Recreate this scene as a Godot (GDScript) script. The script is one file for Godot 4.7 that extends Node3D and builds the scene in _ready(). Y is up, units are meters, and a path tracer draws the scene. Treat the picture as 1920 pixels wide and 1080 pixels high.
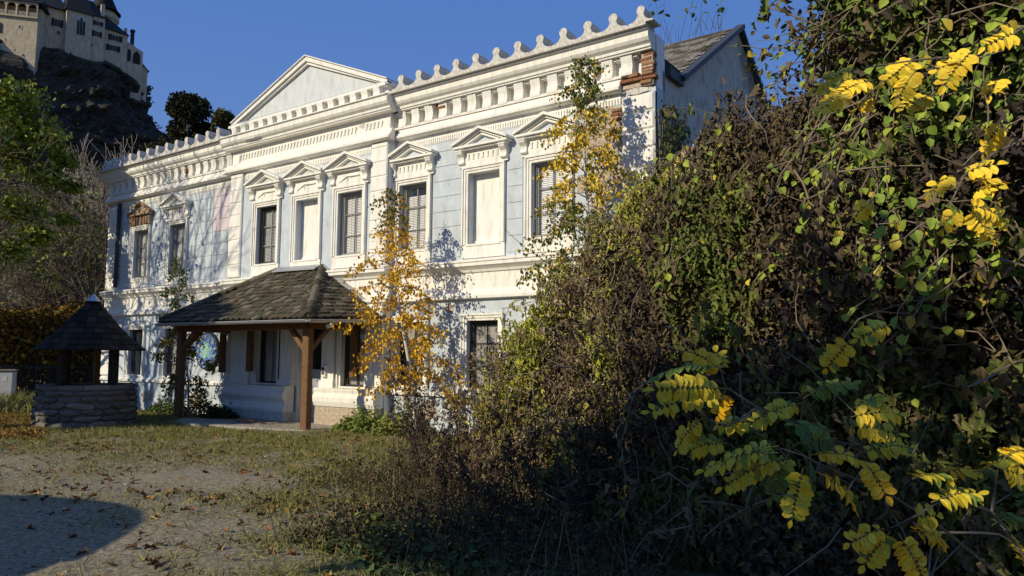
extends Node3D
# Derelict pale blue villa under a castle rock, autumn, low sun from the left.
# Axes: x along the facade (right corner of the villa at x = 0), z out of the facade, y up.

var R := RandomNumberGenerator.new()
var N := FastNoiseLite.new()
var M := {}
const CAM := Vector3(4.949, 1.65, 11.368)
const SUN := Vector3(0.36, -0.58, -1.0)


class Mb:
	var v := PackedVector3Array()
	var n := PackedVector3Array()
	var col := PackedColorArray()
	func tri(a, b, c):
		var q: Vector3 = (b - a).cross(c - a).normalized()
		v.append(a); v.append(c); v.append(b)
		n.append(q); n.append(q); n.append(q)
	func quad(a, b, c, d):
		tri(a, b, c); tri(a, c, d)
	func quadn(a, b, c, d, na, nb, nc, nd):
		v.append(a); v.append(c); v.append(b); v.append(a); v.append(d); v.append(c)
		n.append(na); n.append(nc); n.append(nb); n.append(na); n.append(nd); n.append(nc)
	func box(x0, x1, y0, y1, z0, z1):
		hexa([Vector3(x0, y0, z1), Vector3(x1, y0, z1), Vector3(x1, y1, z1), Vector3(x0, y1, z1), Vector3(x0, y0, z0), Vector3(x1, y0, z0), Vector3(x1, y1, z0), Vector3(x0, y1, z0)])
	func hexa(p):
		quad(p[0], p[1], p[2], p[3]); quad(p[5], p[4], p[7], p[6])
		quad(p[4], p[0], p[3], p[7]); quad(p[1], p[5], p[6], p[2])
		quad(p[3], p[2], p[6], p[7]); quad(p[4], p[5], p[1], p[0])
	# a box whose front edges (towards +z) are chamfered by c
	func cbox(x0, x1, y0, y1, z0, z1, c):
		var f = [Vector3(x0 + c, y0 + c, z1), Vector3(x1 - c, y0 + c, z1), Vector3(x1 - c, y1 - c, z1), Vector3(x0 + c, y1 - c, z1)]
		var m = [Vector3(x0, y0, z1 - c), Vector3(x1, y0, z1 - c), Vector3(x1, y1, z1 - c), Vector3(x0, y1, z1 - c)]
		var b = [Vector3(x0, y0, z0), Vector3(x1, y0, z0), Vector3(x1, y1, z0), Vector3(x0, y1, z0)]
		quad(f[0], f[1], f[2], f[3])
		for i in 4:
			var j = (i + 1) % 4
			quad(m[i], m[j], f[j], f[i]); quad(b[i], b[j], m[j], m[i])
	# outline (counter-clockwise seen from +z) pushed from z0 to z1
	func prism(pts: PackedVector2Array, z0, z1):
		var ix = Geometry2D.triangulate_polygon(pts)
		for i in range(0, ix.size(), 3):
			var a = pts[ix[i]]
			var b = pts[ix[i + 1]]
			var c = pts[ix[i + 2]]
			if (b - a).cross(c - a) < 0:
				var t = b
				b = c
				c = t
			tri(Vector3(a.x, a.y, z1), Vector3(b.x, b.y, z1), Vector3(c.x, c.y, z1))
			tri(Vector3(a.x, a.y, z0), Vector3(c.x, c.y, z0), Vector3(b.x, b.y, z0))
		for i in pts.size():
			var a = pts[i]
			var b = pts[(i + 1) % pts.size()]
			quad(Vector3(a.x, a.y, z0), Vector3(b.x, b.y, z0), Vector3(b.x, b.y, z1), Vector3(a.x, a.y, z1))
	# profile of (z, y) points from bottom to top, run along x
	func run(prof, x0, x1, dz := 0.0):
		var pts := PackedVector2Array()
		for i in prof.size():
			var a = Vector3(x0, prof[i].y, prof[i].x + dz)
			pts.append(Vector2(prof[i].x + dz, prof[i].y))
			if i + 1 < prof.size():
				var b = Vector3(x0, prof[i + 1].y, prof[i + 1].x + dz)
				var d = Vector3(x1 - x0, 0, 0)
				quad(a, a + d, b + d, b)
		var ix = Geometry2D.triangulate_polygon(pts)
		for i in range(0, ix.size(), 3):
			var p = []
			for k in 3:
				p.append(pts[ix[i + k]])
			if (p[1] - p[0]).cross(p[2] - p[0]) > 0:
				p = [p[0], p[2], p[1]]
			tri(Vector3(x1, p[0].y, p[0].x), Vector3(x1, p[1].y, p[1].x), Vector3(x1, p[2].y, p[2].x))
			tri(Vector3(x0, p[0].y, p[0].x), Vector3(x0, p[2].y, p[2].x), Vector3(x0, p[1].y, p[1].x))
	func tube(p, r, sides := 5, caps := false):
		var rings = []
		var norm = []
		for i in p.size():
			var d: Vector3 = (p[mini(i + 1, p.size() - 1)] - p[maxi(i - 1, 0)]).normalized()
			var x: Vector3 = d.cross(Vector3(0.31, 0.17, 0.93)).normalized()
			var y: Vector3 = d.cross(x)
			var ring = []
			var nn = []
			for k in sides:
				var a = TAU * k / sides
				var q: Vector3 = x * cos(a) + y * sin(a)
				ring.append(p[i] + q * r[i]); nn.append(q)
			rings.append(ring); norm.append(nn)
		for i in p.size() - 1:
			for k in sides:
				var j = (k + 1) % sides
				quadn(rings[i][k], rings[i][j], rings[i + 1][j], rings[i + 1][k], norm[i][k], norm[i][j], norm[i + 1][j], norm[i + 1][k])
		if caps:
			for k in range(1, sides - 1):
				tri(rings[0][0], rings[0][k + 1], rings[0][k])
				tri(rings[-1][0], rings[-1][k], rings[-1][k + 1])
	# square timber from a to b, with chamfered edges
	func beam(a: Vector3, b: Vector3, w, h, up := Vector3.UP):
		var d = (b - a).normalized()
		var x = d.cross(up).normalized()
		var y = x.cross(d)
		var c = minf(w, h) * 0.08
		var o = [Vector2(-w / 2 + c, -h / 2), Vector2(w / 2 - c, -h / 2), Vector2(w / 2, -h / 2 + c), Vector2(w / 2, h / 2 - c), Vector2(w / 2 - c, h / 2), Vector2(-w / 2 + c, h / 2), Vector2(-w / 2, h / 2 - c), Vector2(-w / 2, -h / 2 + c)]
		var A = []
		var B = []
		for q in o:
			A.append(a + x * q.x + y * q.y); B.append(b + x * q.x + y * q.y)
		for i in 8:
			var j = (i + 1) % 8
			quad(A[i], A[j], B[j], B[i])
		for i in range(1, 7):
			tri(A[0], A[i + 1], A[i]); tri(B[0], B[i], B[i + 1])
	func mesh() -> ArrayMesh:
		var arr = []
		arr.resize(Mesh.ARRAY_MAX)
		arr[Mesh.ARRAY_VERTEX] = v
		arr[Mesh.ARRAY_NORMAL] = n
		if col.size():
			arr[Mesh.ARRAY_COLOR] = col
		var m := ArrayMesh.new()
		if v.size():
			m.add_surface_from_arrays(Mesh.PRIMITIVE_TRIANGLES, arr)
		return m


class Scatter:
	var t: Array[Transform3D] = []
	var c := PackedColorArray()
	func put(pos: Vector3, tip: Vector3, face: Vector3, s: float, col: Color, wide := 1.0):
		var y := tip.normalized()
		var x := y.cross(face)
		if x.length_squared() < 0.0001:
			x = y.cross(Vector3(0.3, 0.5, 0.8))
		x = x.normalized()
		var z := x.cross(y)
		t.append(Transform3D(Basis(x * s * wide, y * s, z * s * wide), pos))
		c.append(col)


func made(called: String, mesh: Mesh, m: Material, parent = self) -> MeshInstance3D:
	var o := MeshInstance3D.new()
	o.name = called
	o.mesh = mesh
	o.material_override = m
	parent.add_child(o, true)
	return o


func obj(called: String, b: Mb, m: Material, parent = self) -> MeshInstance3D:
	return made(called, b.mesh(), m, parent)


func scatter(called: String, s: Scatter, mesh: Mesh, m: Material, parent = self) -> MultiMeshInstance3D:
	var mm := MultiMesh.new()
	mm.transform_format = MultiMesh.TRANSFORM_3D
	mm.use_colors = true
	mm.mesh = mesh
	mm.instance_count = s.t.size()
	for i in s.t.size():
		mm.set_instance_transform(i, s.t[i])
		mm.set_instance_color(i, s.c[i])
	var o := MultiMeshInstance3D.new()
	o.name = called
	o.multimesh = mm
	o.material_override = m
	o.set_meta("kind", "stuff")
	parent.add_child(o, true)
	return o


func thing(called: String, label: String, category: String, at := Vector3.ZERO, group := "", turn := 0.0) -> Node3D:
	var o := Node3D.new()
	o.name = called
	add_child(o, true)
	o.position = at
	o.rotation.y = turn
	tag(o, label, category, group)
	return o


func tag(o: Node, label: String, category: String, group := ""):
	o.set_meta("label", label)
	o.set_meta("category", category)
	if group:
		o.set_meta("group", group)


func struct(o: Node):
	o.set_meta("kind", "structure")


func lin(r: float, g: float, b: float) -> Color:
	return Color(r, g, b).linear_to_srgb()


func rnd(a: float, b: float) -> float:
	return R.randf_range(a, b)


func rv(s := 1.0) -> Vector3:
	return Vector3(R.randfn(0, s), R.randfn(0, s), R.randfn(0, s))


func noise_tex(freq: float, stops: Array, kind := FastNoiseLite.TYPE_SIMPLEX_SMOOTH, sd := 1, size := 512, oct := 5) -> NoiseTexture2D:
	var f := FastNoiseLite.new()
	f.seed = sd
	f.noise_type = kind
	f.frequency = freq
	f.fractal_octaves = oct
	var g := Gradient.new()
	var offs := PackedFloat32Array()
	var cols := PackedColorArray()
	for s in stops:
		offs.append(s[0]); cols.append(s[1])
	g.offsets = offs
	g.colors = cols
	var t := NoiseTexture2D.new()
	t.width = size
	t.height = size
	t.seamless = true
	t.noise = f
	t.color_ramp = g
	return t


func bump_tex(freq: float, strength: float, sd := 5, oct := 5) -> NoiseTexture2D:
	var f := FastNoiseLite.new()
	f.seed = sd
	f.frequency = freq
	f.fractal_octaves = oct
	var t := NoiseTexture2D.new()
	t.width = 512
	t.height = 512
	t.seamless = true
	t.noise = f
	t.as_normal_map = true
	t.bump_strength = strength
	return t


# a matt material whose colour is a noise ramp laid on in the world's axes
func grainy(called: String, stops: Array, freq: float, scale: Vector3, rough := 0.9, bump: Texture2D = null, bs := 1.0, sd := 1) -> StandardMaterial3D:
	var m := StandardMaterial3D.new()
	m.resource_name = called
	m.albedo_texture = noise_tex(freq, stops, FastNoiseLite.TYPE_SIMPLEX_SMOOTH, sd)
	m.roughness = rough
	m.metallic_specular = 0.3
	m.uv1_triplanar = true
	m.uv1_world_triplanar = true
	m.uv1_scale = scale
	if bump:
		m.normal_enabled = true
		m.normal_texture = bump
		m.normal_scale = bs
	return m


func plain(c: Color, rough := 0.8) -> StandardMaterial3D:
	var m := StandardMaterial3D.new()
	m.albedo_color = c
	m.roughness = rough
	m.metallic_specular = 0.3
	return m


func leaf_mat(back := 0.35, rough := 0.55) -> StandardMaterial3D:
	var m := StandardMaterial3D.new()
	m.vertex_color_use_as_albedo = true
	m.roughness = rough
	m.metallic_specular = 0.3
	m.backlight_enabled = true
	m.backlight = Color(back, back, back * 0.6)
	m.cull_mode = BaseMaterial3D.CULL_DISABLED
	return m


# leaf outlines, one unit long from stalk (origin) to tip (+y), folded along the midrib
func leaf_mesh(half: Array, fold: float, droop: float) -> ArrayMesh:
	var b := Mb.new()
	var k = half.size()
	var mid = []
	var l = []
	var r = []
	for i in k:
		var y = float(i) / (k - 1)
		var z = -droop * y * y
		mid.append(Vector3(0, y, z))
		l.append(Vector3(-half[i], y + 0.03 * sin(i * 2.3), z + half[i] * fold))
		r.append(Vector3(half[i], y, z + half[i] * fold))
	for i in k - 1:
		if half[i] > 0 and half[i + 1] > 0:
			b.quad(mid[i], r[i], r[i + 1], mid[i + 1]); b.quad(l[i], mid[i], mid[i + 1], l[i + 1])
		elif half[i] > 0:
			b.tri(mid[i], r[i], mid[i + 1]); b.tri(l[i], mid[i], mid[i + 1])
		else:
			b.tri(mid[i], r[i + 1], mid[i + 1]); b.tri(mid[i], mid[i + 1], l[i + 1])
	return b.mesh()


# the point that lies at a distance "far" along the view axis, used to stand plants where the survey of the photo puts them
func pt(x: float, y: float, far: float) -> Vector3:
	var r := Vector3(0.82073, 0.00673, -0.57128)
	var u := Vector3(0.04631, 0.99586, 0.07827)
	var w := Vector3(-0.56943, 0.09069, -0.81702)
	return CAM + w * far + r * ((x - 960.0) / 1370.0 * far) - u * ((y - 540.0) / 1370.0 * far)


func ground_y(x: float, z: float) -> float:
	var y = 0.1 - 0.1 * smoothstep(1.4, 0.4, z) + 0.03 * smoothstep(-8.0, -6.0, x) * smoothstep(4.0, 2.0, z)
	y += 0.035 * N.get_noise_2d(x * 14.0, z * 14.0) + 0.014 * N.get_noise_2d(x * 70.0, z * 70.0)
	y += 0.25 * smoothstep(-20.0, -40.0, x)
	return y


# how much grass grows at a place, 0 to 1
func grassy(x: float, z: float) -> float:
	var d = smoothstep(7.8, 3.6, z + 0.30 * (x + 8.0)) + smoothstep(-1.4, 0.5, x - 0.86 * (z - 8.0)) * 0.9
	d = minf(d, 1.0)
	if x > -11 and x < -6.4 and z < 2.3:
		d *= 0.1
	if x < -24 or z < -2:
		d = 0.9
	return clampf(d * (0.75 + 1.2 * N.get_noise_2d(x * 16, z * 16)) + 0.05 + 0.4 * N.get_noise_2d(x * 9 + 200, z * 9), 0.0, 1.0)


func _ready() -> void:
	R.seed = 20241105
	N.seed = 7
	N.frequency = 0.05
	# ---- camera
	var cam := Camera3D.new()
	cam.name = "camera"
	add_child(cam)
	cam.transform = Transform3D(Basis(Vector3(0.82073107, 0.00673038, -0.57127508), Vector3(0.0463105, 0.99585636, 0.07826521), Vector3(0.56943468, -0.09069073, 0.81701857)), CAM)
	cam.fov = 43.0236
	cam.near = 0.1
	cam.far = 1500.0
	# ---- sky, sun, exposure
	var we := WorldEnvironment.new()
	we.name = "environment"
	var e := Environment.new()
	e.background_mode = Environment.BG_SKY
	var sm := ProceduralSkyMaterial.new()
	sm.sky_top_color = Color(0.295, 0.47, 0.755)
	sm.sky_horizon_color = Color(0.58, 0.68, 0.82)
	sm.sky_curve = 0.14
	sm.ground_bottom_color = Color(0.30, 0.28, 0.24)
	sm.ground_horizon_color = Color(0.42, 0.41, 0.39)
	sm.sun_angle_max = 4.0
	var sk := Sky.new()
	sk.sky_material = sm
	e.sky = sk
	e.tonemap_mode = Environment.TONE_MAPPER_LINEAR
	e.tonemap_exposure = 1.0
	e.sdfgi_enabled = true
	e.ssao_enabled = true
	e.ssil_enabled = true
	we.environment = e
	add_child(we)
	var sun := DirectionalLight3D.new()
	sun.name = "sun"
	add_child(sun)
	sun.look_at_from_position(Vector3.ZERO, SUN, Vector3.UP)
	sun.light_energy = 1.42
	sun.light_color = Color(1.0, 0.945, 0.83)
	sun.light_angular_distance = 0.5
	sun.shadow_enabled = true
	materials()
	ground()
	villa()
	canopy()
	well()
	castle()
	left_background()
	shade_makers()
	birches()
	bushes()
	weeds()
	locust()
	litter()


func materials():
	var nb := bump_tex(0.03, 5.0, 3)
	var fine := bump_tex(0.12, 4.0, 9)
	M.white = grainy("white plaster", [[0.0, lin(0.61, 0.59, 0.53)], [0.22, lin(0.725, 0.705, 0.64)], [0.4, lin(0.79, 0.775, 0.715)], [1.0, lin(0.83, 0.815, 0.76)]], 0.014, Vector3(0.75, 0.16, 0.75), 0.9, nb, 0.35, 2)
	M.blue = grainy("pale blue plaster", [[0.0, lin(0.38, 0.41, 0.425)], [0.3, lin(0.48, 0.53, 0.565)], [0.65, lin(0.515, 0.575, 0.615)], [1.0, lin(0.60, 0.635, 0.65)]], 0.014, Vector3(0.6, 0.2, 0.6), 0.92, nb, 0.3, 4)
	M.pale = grainy("pale grey blue plaster", [[0.0, lin(0.50, 0.53, 0.54)], [0.4, lin(0.58, 0.615, 0.625)], [1.0, lin(0.65, 0.68, 0.685)]], 0.014, Vector3(0.6, 0.2, 0.6), 0.92, nb, 0.3, 5)
	M.pink = grainy("pink plaster", [[0.0, lin(0.56, 0.49, 0.51)], [1.0, lin(0.66, 0.59, 0.61)]], 0.012, Vector3(0.5, 0.3, 0.5), 0.92, nb, 0.3, 6)
	M.green_grey = grainy("grey green plaster", [[0.0, lin(0.46, 0.48, 0.46)], [1.0, lin(0.55, 0.57, 0.54)]], 0.012, Vector3(0.5, 0.3, 0.5), 0.92, nb, 0.3, 6)
	M.worn = grainy("weathered stucco", [[0.0, lin(0.26, 0.25, 0.22)], [0.3, lin(0.46, 0.44, 0.40)], [0.55, lin(0.58, 0.56, 0.51)], [1.0, lin(0.68, 0.66, 0.60)]], 0.03, Vector3(0.9, 0.5, 0.9), 0.95, nb, 0.2, 11)
	M.grey_plaster = grainy("grey rain streaked plaster", [[0.0, lin(0.24, 0.23, 0.21)], [0.4, lin(0.44, 0.42, 0.38)], [1.0, lin(0.55, 0.53, 0.48)]], 0.012, Vector3(0.6, 0.35, 0.6), 0.95, nb, 0.4, 13)
	M.bare = grainy("bare sandy render", [[0.0, lin(0.30, 0.24, 0.18)], [0.5, lin(0.45, 0.37, 0.28)], [1.0, lin(0.58, 0.51, 0.42)]], 0.03, Vector3(0.8, 0.8, 0.8), 0.95, fine, 1.0, 14)
	M.brick = grainy("old red brick", [[0.0, lin(0.12, 0.05, 0.03)], [0.5, lin(0.25, 0.105, 0.06)], [1.0, lin(0.40, 0.24, 0.16)]], 0.05, Vector3(2, 2, 2), 0.95, fine, 1.0, 15)
	M.brick2 = grainy("sooty brick", [[0.0, lin(0.12, 0.08, 0.05)], [0.5, lin(0.30, 0.17, 0.09)], [1.0, lin(0.48, 0.36, 0.24)]], 0.05, Vector3(2, 2, 2), 0.95, fine, 1.0, 16)
	M.wood = grainy("brown timber", [[0.0, lin(0.10, 0.045, 0.018)], [0.5, lin(0.18, 0.10, 0.048)], [1.0, lin(0.29, 0.18, 0.10)]], 0.03, Vector3(5, 0.35, 5), 0.75, fine, 0.5, 17)
	M.wood_h = grainy("brown timber laid flat", [[0.0, lin(0.08, 0.03, 0.014)], [0.5, lin(0.16, 0.065, 0.028)], [1.0, lin(0.26, 0.12, 0.055)]], 0.03, Vector3(0.35, 5, 5), 0.75, fine, 0.5, 18)
	M.dark_wood = grainy("black weathered timber", [[0.0, lin(0.010, 0.009, 0.008)], [0.6, lin(0.035, 0.03, 0.027)], [1.0, lin(0.09, 0.08, 0.07)]], 0.03, Vector3(6, 0.5, 6), 0.85, fine, 0.6, 19)
	M.shingle = []
	for i in 3:
		var k = [0.4, 0.65, 1.1][i]
		M.shingle.append(grainy("dark wood shingle", [[0.0, lin(0.012 * k, 0.010 * k, 0.007 * k)], [0.6, lin(0.034 * k, 0.029 * k, 0.022 * k)], [1.0, lin(0.10 * k, 0.10 * k, 0.10 * k)]], 0.03, Vector3(8, 0.8, 8), 0.85, fine, 0.7, 20 + i))
	M.tile = []
	var tc = [[0.045, 0.037, 0.03], [0.085, 0.072, 0.056], [0.17, 0.15, 0.125], [0.07, 0.066, 0.042], [0.11, 0.07, 0.05]]
	for i in 5:
		var c = tc[i]
		M.tile.append(grainy("mossy roof tile", [[0.0, lin(c[0] * 0.4, c[1] * 0.4, c[2] * 0.4)], [0.45, lin(c[0], c[1], c[2])], [0.6, lin(0.078, 0.074, 0.040)], [0.72, lin(c[0] * 1.4, c[1] * 1.4, c[2] * 1.4)], [0.85, lin(0.30, 0.29, 0.26)], [1.0, lin(0.42, 0.41, 0.37)]], 0.05, Vector3(4, 4, 4), 0.95, fine, 1.2, 30 + i))
	M.zinc = plain(lin(0.42, 0.44, 0.46), 0.42)
	M.zinc.metallic = 0.6
	M.dark_metal = plain(lin(0.05, 0.055, 0.06), 0.5)
	M.stone = []
	for i in 4:
		var k = [0.75, 1.0, 1.25, 0.9][i]
		M.stone.append(grainy("rough grey stone", [[0.0, lin(0.05 * k, 0.046 * k, 0.040 * k)], [0.5, lin(0.17 * k, 0.155 * k, 0.13 * k)], [1.0, lin(0.36 * k, 0.33 * k, 0.28 * k)]], 0.05, Vector3(1.6, 3.0, 1.6), 0.95, fine, 1.4, 40 + i))
	M.mortar = grainy("grey mortar", [[0.0, lin(0.10, 0.095, 0.088)], [1.0, lin(0.22, 0.21, 0.19)]], 0.06, Vector3(2, 2, 2), 0.97, fine, 1.2, 45)
	M.frame = plain(lin(0.28, 0.265, 0.245), 0.6)
	M.bar = plain(lin(0.30, 0.29, 0.28), 0.6)
	M.dark_frame = plain(lin(0.045, 0.042, 0.04), 0.6)
	M.slat = plain(lin(0.74, 0.73, 0.70), 0.6)
	M.white_slat = plain(lin(0.86, 0.87, 0.87), 0.5)
	M.dim_slat = plain(lin(0.45, 0.44, 0.42), 0.7)
	M.curtain = plain(lin(0.42, 0.40, 0.36), 0.95)
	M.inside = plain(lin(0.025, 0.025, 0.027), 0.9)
	M.glass = StandardMaterial3D.new()
	M.glass.albedo_color = Color(0.75, 0.8, 0.82, 0.05)
	M.glass.transparency = BaseMaterial3D.TRANSPARENCY_ALPHA
	M.glass.roughness = 0.04
	M.door = grainy("flaking blue grey paint", [[0.0, lin(0.14, 0.15, 0.16)], [0.4, lin(0.33, 0.36, 0.39)], [1.0, lin(0.46, 0.50, 0.53)]], 0.03, Vector3(1.5, 0.6, 1.5), 0.8, fine, 0.4, 47)
	M.grey_roof = grainy("grey lichen roof slate", [[0.0, lin(0.06, 0.05, 0.045)], [0.45, lin(0.17, 0.155, 0.14)], [0.6, lin(0.34, 0.33, 0.31)], [1.0, lin(0.48, 0.47, 0.44)]], 0.04, Vector3(0.8, 1.6, 1.6), 0.9, fine, 0.8, 48)
	M.earth = grainy("dry gravelly earth", [[0.0, lin(0.105, 0.088, 0.055)], [0.35, lin(0.190, 0.162, 0.108)], [0.55, lin(0.24, 0.207, 0.142)], [0.75, lin(0.295, 0.257, 0.18)], [1.0, lin(0.38, 0.335, 0.245)]], 0.07, Vector3(0.37, 0.37, 0.37), 1.0, bump_tex(0.16, 3.0, 21, 3), 0.4, 50)
	M.earth.vertex_color_use_as_albedo = true
	M.paving = grainy("pale worn concrete", [[0.0, lin(0.20, 0.18, 0.15)], [0.5, lin(0.36, 0.33, 0.28)], [1.0, lin(0.45, 0.42, 0.37)]], 0.03, Vector3(0.7, 0.7, 0.7), 0.95, fine, 0.8, 51)
	M.rock = grainy("dark weathered gneiss", [[0.0, lin(0.010, 0.009, 0.007)], [0.4, lin(0.034, 0.030, 0.024)], [0.6, lin(0.075, 0.066, 0.052)], [0.75, lin(0.05, 0.05, 0.03)], [1.0, lin(0.17, 0.15, 0.115)]], 0.02, Vector3(0.07, 0.20, 0.07), 1.0, bump_tex(0.02, 10.0, 8), 1.5, 52)
	M.castle = grainy("old beige castle plaster", [[0.0, lin(0.38, 0.315, 0.21)], [0.5, lin(0.52, 0.435, 0.30)], [1.0, lin(0.62, 0.53, 0.38)]], 0.02, Vector3(0.12, 0.05, 0.12), 0.95, nb, 0.3, 53)
	M.castle_trim = plain(lin(0.52, 0.47, 0.38), 0.9)
	M.castle_roof = grainy("dark slate roof", [[0.0, lin(0.010, 0.010, 0.011)], [1.0, lin(0.030, 0.030, 0.031)]], 0.04, Vector3(0.3, 0.6, 0.3), 0.7, nb, 0.5, 54)
	M.shutter = plain(lin(0.03, 0.028, 0.028), 0.8)
	M.bark = grainy("grey brown bark", [[0.0, lin(0.05, 0.042, 0.034)], [0.5, lin(0.13, 0.112, 0.09)], [1.0, lin(0.24, 0.215, 0.18)]], 0.05, Vector3(2.5, 0.7, 2.5), 0.95, fine, 1.0, 55)
	M.twig = plain(lin(0.135, 0.115, 0.08), 0.9)
	M.pale_twig = plain(lin(0.36, 0.32, 0.27), 0.9)
	M.birch = grainy("white birch bark", [[0.0, lin(0.06, 0.055, 0.05)], [0.28, lin(0.35, 0.33, 0.30)], [0.5, lin(0.55, 0.53, 0.48)], [1.0, lin(0.66, 0.63, 0.58)]], 0.05, Vector3(1.0, 5.0, 1.0), 0.8, fine, 0.5, 56)
	M.weed = plain(lin(0.060, 0.043, 0.032), 0.95)
	M.vine = plain(lin(0.22, 0.18, 0.125), 0.9)
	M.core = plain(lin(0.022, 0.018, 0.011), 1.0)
	M.leaf = leaf_mat(0.4)
	M.dry = leaf_mat(0.18, 0.85)
	M.grass = leaf_mat(0.35, 0.7)
	M.l_heart = leaf_mesh([0.0, 0.36, 0.42, 0.26, 0.0], 0.35, 0.12)
	M.l_oval = leaf_mesh([0.0, 0.19, 0.27, 0.28, 0.22, 0.0], 0.25, 0.08)
	M.l_dead = leaf_mesh([0.05, 0.34, 0.16, 0.26, 0.0], 1.3, 0.45)
	M.l_tri = leaf_mesh([0.0, 0.42, 0.0], 0.5, 0.2)
	M.l_blade = leaf_mesh([0.035, 0.03, 0.0], 0.4, 0.35)


# ------------------------------------------------------------------ ground
func ground():
	var xs = []
	var zs = []
	for v in [-500.0, -300.0, -180.0, -110.0, -80.0, -60.0, -48.0, -40.0, -34.0, -30.0, -27.0, -25.0]:
		xs.append(v)
	var x = -24.0
	while x < 10.0:
		xs.append(x); x += 0.16
	for v in [10.0, 13.0, 18.0, 30.0, 60.0, 120.0, 300.0]:
		xs.append(v)
	for v in [-500.0, -250.0, -120.0, -70.0, -40.0, -24.0, -15.0, -10.0, -7.0, -5.0, -3.0]:
		zs.append(v)
	var z = -2.0
	while z < 13.0:
		zs.append(z); z += 0.16
	for v in [13.0, 16.0, 22.0, 35.0, 60.0, 120.0, 300.0]:
		zs.append(v)
	var b := Mb.new()
	var P = []
	for i in xs.size():
		var row = []
		for k in zs.size():
			row.append(Vector3(xs[i], ground_y(xs[i], zs[k]), zs[k]))
		P.append(row)
	var nrm = func(i, k):
		var a: Vector3 = P[mini(i + 1, xs.size() - 1)][k] - P[maxi(i - 1, 0)][k]
		var c: Vector3 = P[i][mini(k + 1, zs.size() - 1)] - P[i][maxi(k - 1, 0)]
		return c.cross(a).normalized()
	var NN = []
	for i in xs.size():
		var row = []
		for k in zs.size():
			row.append(nrm.call(i, k))
		NN.append(row)
	for i in xs.size() - 1:
		for k in zs.size() - 1:
			b.quadn(P[i][k], P[i][k + 1], P[i + 1][k + 1], P[i + 1][k], NN[i][k], NN[i][k + 1], NN[i + 1][k + 1], NN[i + 1][k])
	for p in b.v:
		b.col.append(Color.WHITE.lerp(Color(0.62, 0.66, 0.32), clampf(grassy(p.x, p.z) * 1.1, 0, 1)))
	struct(obj("ground", b, M.earth))
	# worn concrete pad under the canopy
	b = Mb.new()
	var edge = PackedVector2Array()
	for p in [[-10.9, 0.3], [-11.0, 1.7], [-10.6, 2.15], [-9.6, 2.5], [-8.6, 2.2], [-7.6, 1.95], [-6.7, 1.7], [-6.3, 1.0], [-6.4, 0.3]]:
		edge.append(Vector2(p[0], -p[1]))
	b.prism(edge, -0.1, 0.0)
	var pad = obj("pavement", b, M.paving)
	pad.rotation.x = -PI / 2 - 0.03
	pad.position = Vector3(0, 0.085, 0)
	struct(pad)
	# the loose brick on it
	b = Mb.new()
	b.cbox(-0.12, 0.12, -0.06, 0.06, 0.0, 0.075, 0.008)
	var br = obj("brick", b, M.brick2)
	br.transform = Transform3D(Basis(Vector3.UP, 0.3) * Basis(Vector3.RIGHT, -PI / 2), Vector3(-9.0, 0.13, 1.42))
	tag(br, "single loose brick lying on the concrete pad under the canopy", "brick")


# ------------------------------------------------------------------ villa
const UPPER0 := 3.54
const UPPER1 := 6.26


func wall_with_holes(b: Mb, x0, x1, y0, y1, z0, z1, holes):
	var xx = x0
	for h in holes:
		b.box(xx, h[0], y0, y1, z0, z1)
		if h[2] > y0:
			b.box(h[0], h[1], y0, h[2], z0, z1)
		if h[3] < y1:
			b.box(h[0], h[1], h[3], y1, z0, z1)
		xx = h[1]
	b.box(xx, x1, y0, y1, z0, z1)


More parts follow.
